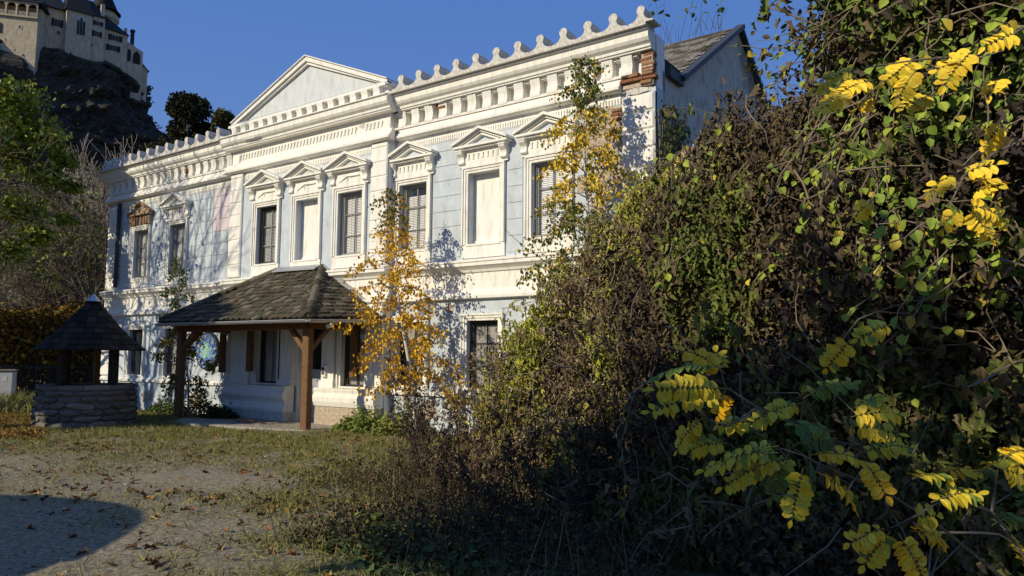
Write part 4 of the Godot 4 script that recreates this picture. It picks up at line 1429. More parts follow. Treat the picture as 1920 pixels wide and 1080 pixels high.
	b.prism(PackedVector2Array([Vector2(14.2, 50), Vector2(15.5, 50), Vector2(15.5, 63.6), Vector2(14.2, 64.6)]), -6.0, -1.6)
	obj("end_wall", b, M.castle, t)
	b = Mb.new()
	b.hexa([Vector3(14.1, 64.6, -1.3), Vector3(15.8, 63.2, -1.3), Vector3(14.2, 65.8, -3.0), Vector3(14.1, 65.8, -3.0), Vector3(14.1, 64.6, -6), Vector3(15.8, 63.2, -6), Vector3(14.2, 65.9, -3.1), Vector3(14.1, 65.9, -3.1)])
	obj("roof", b, M.castle_roof, t)
	# the rock
	b = Mb.new()
	var nz := FastNoiseLite.new()
	nz.seed = 31
	nz.frequency = 0.035
	nz.fractal_octaves = 5
	var rings = []
	var va = []
	var v = 62.0
	while v > -6.0:
		va.append(v)
		v -= 0.6 if v > 36 else 2.5
	var na = 210
	var pos = func(i, k):
		var vv = va[i]
		var a = lerpf(-2.0, 2.0, k / float(na))
		var d = 62.0 - vv
		var ur = 15.4 + 0.30 * d + (maxf(0.0, d - 11.0) * 0.9) + pow(maxf(0.0, d - 14.0), 1.25) * 0.9
		var uc = -12.0 + minf(d * 0.1, 2.0)
		var A = ur - uc
		var B = 13.6 + d * 0.45 + pow(maxf(0.0, d - 25.0), 1.2) * 0.5
		var u = uc + A * signf(sin(a)) * pow(absf(sin(a)), 0.55)
		var z = -12.0 + B * signf(cos(a)) * pow(absf(cos(a)), 0.55)
		var q = Vector3(u, vv, z)
		var amp = minf(1.0, d / 2.5)
		var n1 = nz.get_noise_3d(u * 1.0, vv * 2.2, z * 1.0) * 5.0 + absf(nz.get_noise_3d(u * 3.0 + 40, vv * 3.0, z * 3.0)) * 4.0 + absf(nz.get_noise_3d(u * 8.0 + 90, vv * 9.0, z * 8.0)) * 3.2 - 0.8
		var st = 0.7 * sin(vv * 1.9 + 3.0 * nz.get_noise_2d(u, vv)) * (0.5 + nz.get_noise_2d(u * 2, vv * 2))
		q += Vector3(sin(a), 0, cos(a)) * (n1 * 0.75 + st - 0.6) * amp
		q.y += nz.get_noise_2d(u * 2.0, z * 2.0 + 77) * 3.0 * amp + (1.2 if i == 0 else 0.0) * nz.get_noise_2d(u * 4, z)
		return q
	var P = []
	for i in va.size():
		var row = []
		for k in na + 1:
			row.append(pos.call(i, k))
		P.append(row)
	for i in va.size() - 1:
		for k in na:
			b.quad(P[i + 1][k], P[i + 1][k + 1], P[i][k + 1], P[i][k])
	for k in na:
		b.tri(P[0][k], P[0][k + 1], Vector3(-8, 61.5, -14))
	var rock = obj("cliff", b, M.rock)
	rock.position = t.position
	rock.rotation = t.rotation
	struct(rock)
	# trees and scrub on and beside the rock
	var dark = func(): return Color(0.035, 0.038, 0.018) * rnd(0.6, 1.5)
	var rust = func(): return (Color(0.07, 0.05, 0.02) if R.randf() < 0.35 else Color(0.04, 0.042, 0.018)) * rnd(0.6, 1.5)
	far_tree("oak_tree", "tall dark round oak on the skyline right of the castle rock", 352, 230, 146, 4.6, 6.2, dark, 8000)
	far_tree("oak_tree", "russet lower oak at the left foot of the tall skyline oak", 331, 262, 144, 2.0, 2.6, rust, 1400)
	far_tree("oak_tree", "smaller olive tree on the skyline just left of the villa gable", 420, 240, 140, 2.6, 3.4, func(): return Color(0.10, 0.095, 0.035) * rnd(0.6, 1.5), 3200)
	far_tree("oak_tree", "low dark tree on the skyline between the tall oak and the olive one", 388, 258, 150, 3.2, 2.8, dark, 3000)
	far_tree("oak_tree", "low dark tree on the skyline touching the villa gable", 445, 262, 142, 3.0, 2.6, dark, 2600)
	far_tree("oak_tree", "low dark scrub oak on the skyline over the left parapet", 300, 290, 138, 3.5, 2.2, dark, 2400)
	var s := Scatter.new()
	for i in 5200:
		var a = rnd(0, 1)
		var row = P[R.randi_range(1, va.size() - 1)]
		var q = row[R.randi_range(28, na - 14)]
		if nz.get_noise_3d(q.x * 1.5, q.y * 1.5, q.z * 1.5) > 0.02 or q.y < 40:
			s.put(q + rv(0.35), Vector3(rnd(-1, 1), rnd(-0.2, 1), rnd(0, 1)), rv(), rnd(0.35, 0.8), (Color(0.06, 0.055, 0.028) if R.randf() < 0.6 else Color(0.075, 0.05, 0.03)) * rnd(0.5, 1.4))
	var sc = scatter("scrub", s, M.l_dead, M.dry, rock)
	sc.set_meta("kind", "stuff")


func far_tree(called, label, x, y, far, rw, rh, colour: Callable, n):
	var c = pt(x, y, far)
	var t := thing(called, label, "tree", Vector3(c.x, c.y - rh * 1.1, c.z), "trees on the castle hill")
	var b := Mb.new()
	b.tube([Vector3(0, -3, 0), Vector3(0, rh * 0.6, 0), Vector3(0.2, rh * 1.5, 0)], [0.4, 0.3, 0.1], 6)
	for k in 7:
		var a = k * 2.4
		b.tube([Vector3(0, rh * (0.4 + 0.1 * k), 0), Vector3(cos(a) * rw * 0.6, rh * (0.7 + 0.12 * k), sin(a) * rw * 0.6)], [0.16, 0.04], 5)
	obj("trunk", b, M.bark, t)
	var s := Scatter.new()
	var lobes = []
	for k in 16:
		var d = rv().normalized()
		lobes.append([Vector3(d.x * rw * 0.66, rh * 1.1 + d.y * rh * 0.74, d.z * rw * 0.66), rnd(0.26, 0.5) * rw])
	for i in n:
		var l = lobes[i % 16]
		var d = rv().normalized()
		s.put(l[0] + d * l[1] * rnd(0.5, 1.08), d + rv(0.5), rv(), rnd(0.35, 0.7), colour.call())
	scatter("crown", s, M.l_tri, M.dry, t)


# ------------------------------------------------------------------ trees
# one limb and what grows from it; the ends of the last shoots go into tips
func grow(b: Mb, tips: Array, p: Vector3, d: Vector3, length: float, r: float, gen: int, o: Dictionary):
	var pts = [p]
	var rad = [r]
	var dd = d
	var q = p
	var n = 4 if gen > 1 else 3
	for i in n:
		dd = (dd + rv(o.get("bend", 0.12)) + Vector3(0, o.get("up", 0.05), 0)).normalized()
		q += dd * length / n
		pts.append(q)
		rad.append(maxf(o.get("least", 0.010), lerpf(r, r * 0.55, (i + 1.0) / n)))
	b.tube(pts, rad, 7 if gen > 3 else (5 if gen > 1 else 3))
	if gen == 0:
		tips.append([q, dd])
		return
	var kids = o.get("kids", 3)
	for k in kids:
		var at = R.randi_range(1, n) if k else n
		var side = rv().normalized()
		side = (side - dd * side.dot(dd)).normalized()
		var nd = (dd * rnd(0.7, 1.1) + side * o.get("spread", 0.7) * rnd(0.6, 1.2)).normalized()
		grow(b, tips, pts[at], nd, length * rnd(0.6, 0.82), rad[at] * rnd(0.55, 0.75), gen - 1, o)


func bare_tree(called, label, pos: Vector3, height: float, gen: int, o: Dictionary, bark, twig, group := "", leaves = null, leaf_n := 0, leaf_s := 0.1):
	var t := thing(called, label, "tree", pos, group)
	var b := Mb.new()
	var tw := Mb.new()
	var tips = []
	var h = height * 0.3
	var top = Vector3(rnd(-0.1, 0.1) * h + o.get("lean", Vector3.ZERO).x, h, rnd(-0.1, 0.1) * h + o.get("lean", Vector3.ZERO).z)
	var r = height * o.get("thick", 0.016)
	b.tube([Vector3(0, -0.2, 0), Vector3(0, 0.15, 0), top * 0.5, top], [r * 1.5, r * 1.15, r, r * 0.85], 9)
	for k in o.get("stems", 4):
		var a = TAU * k / o.get("stems", 4) + rnd(-0.4, 0.4)
		var d = Vector3(cos(a) * o.get("open", 0.5), 1.0, sin(a) * o.get("open", 0.5)).normalized()
		grow(tw, tips, top * rnd(0.75, 1.0), d, height * 0.27, r * rnd(0.45, 0.65), gen, o)
	obj("trunk", b, bark, t)
	obj("limbs", tw, twig, t)
	if leaf_n:
		var s := Scatter.new()
		for i in leaf_n:
			var q = tips[R.randi() % tips.size()]
			if leaves != null:
				s.put(q[0] + rv(0.28), Vector3(rnd(-1, 1), rnd(-1, 0.3), rnd(-1, 1)), Vector3(rnd(-1, 1), 1, rnd(-1, 1)), leaf_s * rnd(0.7, 1.3), leaves.call())
		scatter("crown", s, M.l_heart, M.leaf, t)
	return t


# the leaf masses of the tree at the left edge
func leafy_crown():
	var lime = get_node("lime_tree")
	var s := Scatter.new()
	for l in [[20, 180, 1.0], [60, 235, 0.8], [95, 262, 0.55], [30, 290, 0.9], [85, 330, 0.6], [40, 390, 0.7], [-20, 240, 1.2], [120, 300, 0.4], [135, 350, 0.3], [120, 410, 0.3], [70, 440, 0.5], [15, 470, 0.6]]:
		var c = pt(l[0], l[1], 21.5 + rnd(-0.8, 0.8))
		for i in int(900 * l[2]):
			var d = rv().normalized()
			var p = c + d * l[2] * Vector3(1.1, 0.75, 1.1) * pow(R.randf(), 0.4) * (0.8 + 0.5 * N.get_noise_3d(d.x * 40 + l[0], d.y * 40, d.z * 40))
			s.put(p - lime.position, Vector3(rnd(-1, 1), rnd(-1, 0.2), rnd(-1, 1)), Vector3(rnd(-0.8, 0.8), 1, rnd(-0.4, 1)), rnd(0.09, 0.17), Color(0.15, 0.21, 0.03).lerp(Color(0.30, 0.33, 0.05), R.randf()) * rnd(0.6, 1.2))
	scatter("crown", s, M.l_heart, M.leaf, lime)


func left_background():
	var opt = {"kids": 3, "spread": 0.75, "bend": 0.16, "up": 0.04, "open": 0.5}
	var at = func(x, far):
		var p = pt(x, 650, far)
		return Vector3(p.x, ground_y(p.x, p.z), p.z)
	bare_tree("bare_tree", "tall leafless tree with pale twigs close to the left corner of the villa", at.call(186, 27.0), 8.6, 5, {"kids": 3, "spread": 0.55, "bend": 0.10, "up": 0.10, "open": 0.38, "thick": 0.02, "stems": 4}, M.bark, M.twig)
	bare_tree("bare_tree", "leafless tree with whitish upright shoots against the dark rock", at.call(215, 33.0), 10.5, 5, {"kids": 3, "spread": 0.5, "bend": 0.1, "up": 0.12, "open": 0.45, "thick": 0.012, "stems": 5}, M.bark, M.pale_twig)
	for q in [[120, 30.0, 9.0], [60, 27.0, 7.5], [20, 32.0, 8.5], [150, 32.5, 6.0], [95, 33.0, 6.0], [10, 31.0, 5.6]]:
		var label = {120: "leafless tree in the thicket behind the well roof", 60: "leafless tree in the thicket above the orange hedge, left of the well", 20: "leafless tree at the far left edge of the thicket", 150: "low tangled shrub tree just behind the peak of the well roof", 95: "low tangled shrub tree left of the well roof", 10: "low tangled shrub tree above the white cabinet"}[q[0]]
		bare_tree("bare_tree", label, at.call(q[0], q[1]), q[2], 4, {"least": 0.012, "kids": 4, "spread": 0.85, "bend": 0.2, "up": 0.0, "open": 0.7, "thick": 0.013, "stems": 5}, M.bark, [M.twig, M.pale_twig, M.twig][int(q[0]) % 3], "leafless thicket left of the villa",
			func(): return [Color(0.12, 0.13, 0.03), Color(0.16, 0.09, 0.025), Color(0.07, 0.06, 0.025)][R.randi() % 3] * rnd(0.5, 1.1), 260, 0.10)
	bare_tree("lime_tree", "yellow green leafy tree leaning in from the left edge above the thicket", at.call(-90, 21.0), 9.3, 4, {"kids": 3, "spread": 0.75, "bend": 0.15, "up": -0.02, "open": 0.5, "stems": 6}, M.bark, M.twig, "",
		func(): return Color(0.13, 0.19, 0.035).lerp(Color(0.24, 0.26, 0.04), R.randf()) * rnd(0.6, 1.2), 1200, 0.15)
	leafy_crown()
	bare_tree("lime_tree", "half bare green tree between the leafy tree and the tall leafless one", at.call(128, 28.5), 8.0, 4, {"kids": 3, "spread": 0.8, "bend": 0.15, "up": 0.02, "open": 0.6, "stems": 5}, M.bark, M.twig, "",
		func(): return Color(0.10, 0.15, 0.03).lerp(Color(0.2, 0.2, 0.035), R.randf()) * rnd(0.5, 1.1), 650, 0.15)
	# copper beech hedge
	var hp = at.call(95, 26.5)
	var t := thing("beech_hedge", "russet and yellow beech hedge behind the wire fence, left of the villa", "hedge", hp)
	var s := Scatter.new()
	var b := Mb.new()
	var ax = (at.call(220, 29.5) - at.call(-60, 24.0))
	for i in 21000:
		var f = rnd(-0.5, 0.5)
		var h = (2.5 + 0.9 * N.get_noise_2d(f * 160, 3) + 0.5) * sqrt(R.randf())
		var q = ax * f + Vector3(rnd(-0.5, 0.5), h, rnd(-0.5, 0.5)) * Vector3(1.4, 1, 1.4)
		var c = [Color(0.30, 0.16, 0.025), Color(0.22, 0.10, 0.022), Color(0.33, 0.22, 0.03), Color(0.10, 0.055, 0.02), Color(0.10, 0.11, 0.03)][R.randi() % 5]
		s.put(q, Vector3(rnd(-1, 1), rnd(-1, 0.6), rnd(-1, 1)), rv(), rnd(0.09, 0.17), c * rnd(0.8, 1.7))
	for i in 60:
		var q = ax * rnd(-0.5, 0.5) + Vector3(rnd(-0.4, 0.4), -0.1, rnd(-0.4, 0.4))
		b.tube([q, q + Vector3(rnd(-0.2, 0.2), 1.2, rnd(-0.2, 0.2)), q + Vector3(rnd(-0.5, 0.5), 2.4, rnd(-0.5, 0.5))], [0.03, 0.02, 0.008], 4)
	scatter("leaves", s, M.l_heart, M.dry, t)
	obj("stems", b, M.twig, t)
	# wooded slope behind, one dim mass
	s = Scatter.new()
	for i in 15000:
		var p = pt(rnd(-160, 330), 640, rnd(36, 62))
		var hh = rnd(0, 1) * (3.0 + (Vector2(p.x - CAM.x, p.z - CAM.z).length() - 34.0) * 0.38)
		s.put(Vector3(p.x, hh, p.z), rv(), rv(), rnd(0.2, 0.45), [Color(0.05, 0.048, 0.02), Color(0.075, 0.05, 0.026), Color(0.045, 0.038, 0.026)][R.randi() % 3] * rnd(0.4, 1.2))
	var wd = scatter("woodland", s, M.l_dead, M.dry)
	tag(wd, "dim autumn woodland rising behind the thicket to the foot of the rock", "woodland")
	# wire fence
	t = thing("wire_fence", "dark metal bar fence in front of the russet hedge", "fence", Vector3.ZERO)
	var f0 = at.call(-40, 23.2)
	var f1 = at.call(205, 28.0)
	for k in 6:
		b = Mb.new()
		var q = f0.lerp(f1, k / 5.0)
		b.box(q.x - 0.03, q.x + 0.03, q.y - 0.2, q.y + 1.12, q.z - 0.03, q.z + 0.03)
		obj("post", b, M.dark_metal, t)
	b = Mb.new()
	for y in [0.15, 1.05]:
		b.beam(f0 + Vector3(0, y, 0), f1 + Vector3(0, y, 0), 0.025, 0.04)
	obj("rail", b, M.dark_metal, t)
	for k in 70:
		b = Mb.new()
		var q = f0.lerp(f1, (k + 0.5) / 70.0)
		b.box(q.x - 0.009, q.x + 0.009, q.y + 0.08, q.y + 1.1, q.z - 0.009, q.z + 0.009)
		obj("bar", b, M.dark_metal, t)
	# service cabinet
	var c = at.call(15, 22.6)
	t = thing("service_cabinet", "white metal service cabinet with a flat lid at the far left of the yard", "utility box", c, "", 1.0)
	var wm = plain(lin(0.62, 0.62, 0.60), 0.6)
	b = Mb.new()
	b.cbox(-0.24, 0.24, 0.12, 0.92, -0.2, 0.12, 0.015)
	obj("housing", b, wm, t)
	b = Mb.new()
	b.cbox(-0.28, 0.28, 0.921, 0.985, -0.24, 0.16, 0.02)
	obj("lid", b, M.stone[2], t)
	b = Mb.new()
	b.cbox(-0.2, 0.2, 0.16, 0.88, 0.121, 0.14, 0.006)
	var dr = obj("door", b, wm, t)
	b = Mb.new()
	b.box(-0.06, 0.06, 0.62, 0.76, 0.1405, 0.144)
	obj("plate", b, M.slat, dr)
	b = Mb.new()
	b.box(-0.26, 0.26, -0.2, 0.119, -0.21, 0.13)
	obj("foot", b, M.mortar, t)
	# pale gate pillar seen through the well
	c = at.call(147, 29.0)
	t = thing("gate_pillar", "pale square gate pillar seen between the posts of the well", "pillar", c)
	b = Mb.new()
	b.cbox(-0.17, 0.17, -0.2, 1.15, -0.17, 0.17, 0.02)
	obj("shaft", b, M.worn, t)
	b = Mb.new()
	b.cbox(-0.21, 0.21, 1.151, 1.22, -0.21, 0.21, 0.02)
	obj("cap", b, M.worn, t)


# what stands beside and behind the photographer and throws shade into the yard
func shade_makers():
	bare_tree("bare_tree", "large leafless yard tree whose branch shadows lie on the left wing", Vector3(-18.9, 0.1, 9.8), 13.5, 4, {"kids": 3, "spread": 0.6, "bend": 0.10, "up": 0.06, "open": 0.4, "thick": 0.020, "stems": 6, "least": 0.014}, M.bark, M.twig)
	dense_tree("yew_tree", "dense evergreen beside the yard that shades the well", Vector3(-13.6, 0, 9.4), 5.4, Vector3(2.1, 2.3, 1.8), 5000, 0.3)
	dense_tree("yew_tree", "dense evergreen behind the viewer that shades the foreground thicket", Vector3(-0.1, 0, 15.2), 5.7, Vector3(2.9, 1.4, 2.2), 2200, 0.30)
	dense_tree("yew_tree", "dense evergreen behind the viewer to the right", Vector3(7.6, 0, 15.5), 4.4, Vector3(2.8, 1.6, 2.2), 900, 0.30)
	# small round kiosk: its roof throws the sharp curved shadow at the lower left
	var t := thing("garden_kiosk", "small round garden kiosk beside the driveway behind the viewer", "kiosk", Vector3(-4.45, 0.1, 14.0))
	var b := Mb.new()
	b.tube([Vector3(0, 2.35, 0), Vector3(0, 2.42, 0), Vector3(0, 3.1, 0), Vector3(0, 3.5, 0)], [2.3, 2.3, 1.3, 0.1], 24, true)
	obj("roof", b, M.castle_roof, t)
	b = Mb.new()
	b.tube([Vector3(0, -0.1, 0), Vector3(0, 2.36, 0)], [1.9, 1.9], 20, true)
	obj("wall", b, M.white, t)


func dense_tree(called, label, pos: Vector3, yc: float, r: Vector3, n: int, size: float):
	var t := thing(called, label, "tree", pos)
	var b := Mb.new()
	b.tube([Vector3(0, -0.2, 0), Vector3(0, yc, 0), Vector3(0, yc + r.y * 0.8, 0)], [0.25, 0.18, 0.04], 8)
	obj("trunk", b, M.bark, t)
	var s := Scatter.new()
	for i in n:
		var d = rv().normalized()
		var k = pow(R.randf(), 0.45) * (0.85 + 0.35 * N.get_noise_3d(d.x * 30 + pos.x, d.y * 30, d.z * 30))
		s.put(Vector3(0, yc, 0) + d * r * k, d + rv(0.5), rv(), size * rnd(0.7, 1.3), Color(0.03, 0.045, 0.018) * rnd(0.6, 1.4))
	scatter("crown", s, M.l_oval, M.leaf, t)


func birches():
	birch("birch", "young birch with dense orange leaves in front of the right side of the porch",
		[Vector3(-4.30, 0.05, 1.15), Vector3(-4.42, 1.05, 1.12), Vector3(-4.68, 1.9, 1.1), Vector3(-4.86, 2.6, 1.1), Vector3(-4.93, 3.3, 1.1), Vector3(-5.02, 4.2, 1.1), Vector3(-5.08, 5.0, 1.1)], 0.045, 46, 0.95, 1.5, 1.2, 4.9,
		func(h):
			if h > 4.1:
				return [Color(0.20, 0.20, 0.04), Color(0.10, 0.13, 0.03), Color(0.50, 0.28, 0.03)][R.randi() % 3]
			return Color(0.62, 0.33, 0.022).lerp(Color(0.78, 0.50, 0.035), R.randf()), 5000, 0.062)
	birch("birch", "tall slender birch, green on top and yellow below, in front of the right corner pilaster",
		[Vector3(-0.72, 0.1, 1.0), Vector3(-0.70, 2.4, 1.0), Vector3(-0.74, 3.6, 1.0), Vector3(-0.84, 4.86, 1.0), Vector3(-0.80, 5.8, 1.0), Vector3(-0.78, 6.7, 1.0)], 0.04, 50, 2.3, 1.35, 2.9, 6.65,
		func(h):
			if h > 5.7:
				return Color(0.10, 0.15, 0.03).lerp(Color(0.2, 0.22, 0.04), R.randf()) if R.randf() < 0.8 else Color(0.5, 0.32, 0.03)
			if h > 4.1:
				return Color(0.66, 0.42, 0.03).lerp(Color(0.78, 0.58, 0.06), R.randf()) if R.randf() < 0.85 else Color(0.16, 0.18, 0.04)
			return Color(0.10, 0.14, 0.03).lerp(Color(0.20, 0.22, 0.04), R.randf()) if R.randf() < 0.75 else Color(0.55, 0.36, 0.04), 8000, 0.060)
	birch("birch", "thin green leaved birch sapling in front of the left wing, between well and porch",
		[Vector3(-11.95, 0.05, 1.0), Vector3(-12.0, 0.9, 1.0), Vector3(-12.15, 1.8, 1.05), Vector3(-12.45, 3.0, 1.1), Vector3(-12.6, 4.1, 1.1)], 0.028, 26, 0.7, 0.95, 1.1, 4.1,
		func(h):
			if h < 2.4 and R.randf() < 0.6:
				return Color(0.30, 0.22, 0.03) * rnd(0.6, 1.2)
			return Color(0.07, 0.11, 0.03).lerp(Color(0.16, 0.18, 0.035), R.randf()), 2600, 0.062)


func birch(called, label, trunk: Array, r: float, nb: int, y0: float, reach: float, yw: float, y1: float, colour: Callable, n: int, size: float):
	var t := thing(called, label, "tree", trunk[0])
	var o: Vector3 = trunk[0]
	var b := Mb.new()
	var pts = []
	var rr = []
	for i in trunk.size():
		pts.append(trunk[i] - o)
		rr.append(r * lerpf(1.0, 0.12, i / float(trunk.size() - 1)))
	b.tube(pts, rr, 8)
	obj("trunk", b, M.birch, t)
	var on = func(y):
		for i in trunk.size() - 1:
			if y <= trunk[i + 1].y:
				return trunk[i].lerp(trunk[i + 1], clampf((y - trunk[i].y) / (trunk[i + 1].y - trunk[i].y), 0, 1))
		return trunk[-1]
	b = Mb.new()
	var s := Scatter.new()
	for k in nb:
		var f = k / float(nb)
		var y = lerpf(y0, y1, f)
		var p = on.call(y)
		var a = k * 2.39996 + rnd(-0.3, 0.3)
		var len = reach * (1.05 - f * 0.88) * rnd(0.65, 1.1)
		if f < 0.25:
			len *= 0.7 + f
		var d = Vector3(cos(a), 0, sin(a))
		if d.z < -0.3:
			d.z *= 0.6
		var q = [p]
		var m = 5
		for i in range(1, m + 1):
			var g = i / float(m)
			q.append(p + d * len * g + Vector3(0, len * (0.75 * g - 0.75 * g * g * 1.1), 0) + rv(0.015))
		var rad = []
		for i in m + 1:
			rad.append(lerpf(0.011, 0.003, i / float(m)))
		b.tube(q, rad, 4)
		# drooping side twigs that carry the leaves
		var each = int(n / nb * (1.45 - f * 1.0))
		var tw = 7
		for j in tw:
			var g = rnd(0.15, 1.0)
			var ii = clampi(int(g * m), 0, m - 1)
			var st = q[ii].lerp(q[ii + 1], g * m - ii)
			var dr = Vector3(rnd(-0.5, 0.5) + d.x * 0.4, rnd(-0.9, 0.1), rnd(-0.5, 0.5) + d.z * 0.4) * rnd(0.2, 0.62) * (1.1 - 0.6 * f)
			b.tube([st, st + dr * 0.5 + Vector3(0, 0.02, 0), st + dr], [0.004, 0.003, 0.0015], 3)
			for i in each / tw:
				var w = R.randf()
				var pos = st + dr * w + rv(0.05)
				s.put(pos - o, Vector3(rnd(-0.6, 0.6), -1, rnd(-0.6, 0.6)), Vector3(rnd(-1, 1), rnd(-0.2, 0.8), rnd(-0.3, 1)), size * rnd(0.65, 1.15), colour.call(pos.y) * rnd(0.75, 1.15))
	for i in pts.size():
		pass
	var bb := Mb.new()
	for i in b.v.size():
		bb.v.append(b.v[i] - o)
	bb.n = b.n
	obj("branches", bb, M.twig, t)
	scatter("leaves", s, M.l_heart, M.leaf, t)


# ------------------------------------------------------------------ overgrown bushes on the right
func mass(t: Node3D, blobs: Array, per_m2: float, smin: float, smax: float, palette: Callable, rough := 0.28, leaf = null, vines := 60, sd := 0.0):
	var s := Scatter.new()
	var core := Mb.new()
	for bl in blobs:
		var c: Vector3 = bl[0]
		var r: float = bl[1]
		var n = int(per_m2 * 12.5 * r * r)
		for i in n:
			var d = rv().normalized()
			var bumps = 1.0 + rough * N.get_noise_3d((c.x + d.x * r) * 9 + sd, (c.y + d.y * r) * 9, (c.z + d.z * r) * 9) + rough * 0.7 * N.get_noise_3d((c.x + d.x * r) * 32 + sd, (c.y + d.y * r) * 32, (c.z + d.z * r) * 32)
			var hole = N.get_noise_3d((c.x + d.x * r) * 24 + sd + 300, (c.y + d.y * r) * 24, (c.z + d.z * r) * 24)
			var k = bumps * (1.0 - 0.30 * pow(R.randf(), 1.5))
			if hole < -0.16:
				if R.randf() < 0.55:
					continue
				k *= 0.86
			elif R.randf() < 0.07:
				k *= rnd(1.02, 1.15)
			var p = c + d * r * k
			if p.y < 0.05:
				continue
			var inside = false
			for ob in blobs:
				if ob != bl and p.distance_squared_to(ob[0]) < pow(ob[1] * 0.66, 2):
					inside = true
					break
			if inside:
				continue
			var e = palette.call(p)
			s.put(p - t.position, Vector3(d.x * 0.5 + rnd(-0.7, 0.7), -0.75 + rnd(-0.5, 0.6), d.z * 0.5 + rnd(-0.7, 0.7)), d + rv(0.45), rnd(smin, smax) * e[1], e[0] * rnd(0.65, 1.3))
		# dense dead growth inside
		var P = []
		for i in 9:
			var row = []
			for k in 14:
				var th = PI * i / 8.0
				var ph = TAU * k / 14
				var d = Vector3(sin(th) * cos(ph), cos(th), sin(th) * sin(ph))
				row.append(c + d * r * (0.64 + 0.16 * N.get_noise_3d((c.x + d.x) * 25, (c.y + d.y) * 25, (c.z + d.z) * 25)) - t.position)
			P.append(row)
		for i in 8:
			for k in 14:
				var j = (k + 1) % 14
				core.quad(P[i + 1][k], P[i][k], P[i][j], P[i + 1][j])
	var vb := Mb.new()
	for i in vines:
		var bl = blobs[R.randi() % blobs.size()]
		var d = (rv().normalized() + (CAM - bl[0]).normalized() * 0.6).normalized()
		var p = bl[0] + d * bl[1] * rnd(0.95, 1.08)
		var dir = (rv() - d * 0.2).normalized()
		var pts = []
		var rad = []
		var n = 6
		for k in n:
			pts.append(p - t.position)
			rad.append(rnd(0.003, 0.0075))
			dir = (dir + rv(0.35) + Vector3(0, -0.12, 0)).normalized()
			p += dir * rnd(0.1, 0.22)
		vb.tube(pts, rad, 3)
		# a loose spray of leaves along every other stem
		if i % 2 == 0:
			for k in n * 3:
				var e = palette.call(pts[k % n] + t.position)
				s.put(pts[k % n] + rv(0.035), Vector3(rnd(-0.7, 0.7), -0.8, rnd(-0.7, 0.7)), d + rv(0.6), rnd(smin, smax) * 1.15, e[0] * rnd(0.8, 1.5))
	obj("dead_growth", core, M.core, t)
	if vines:
		obj("stems", vb, M.vine, t)
	scatter("leaves", s, leaf if leaf else M.l_dead, M.dry if leaf == null else M.leaf, t)


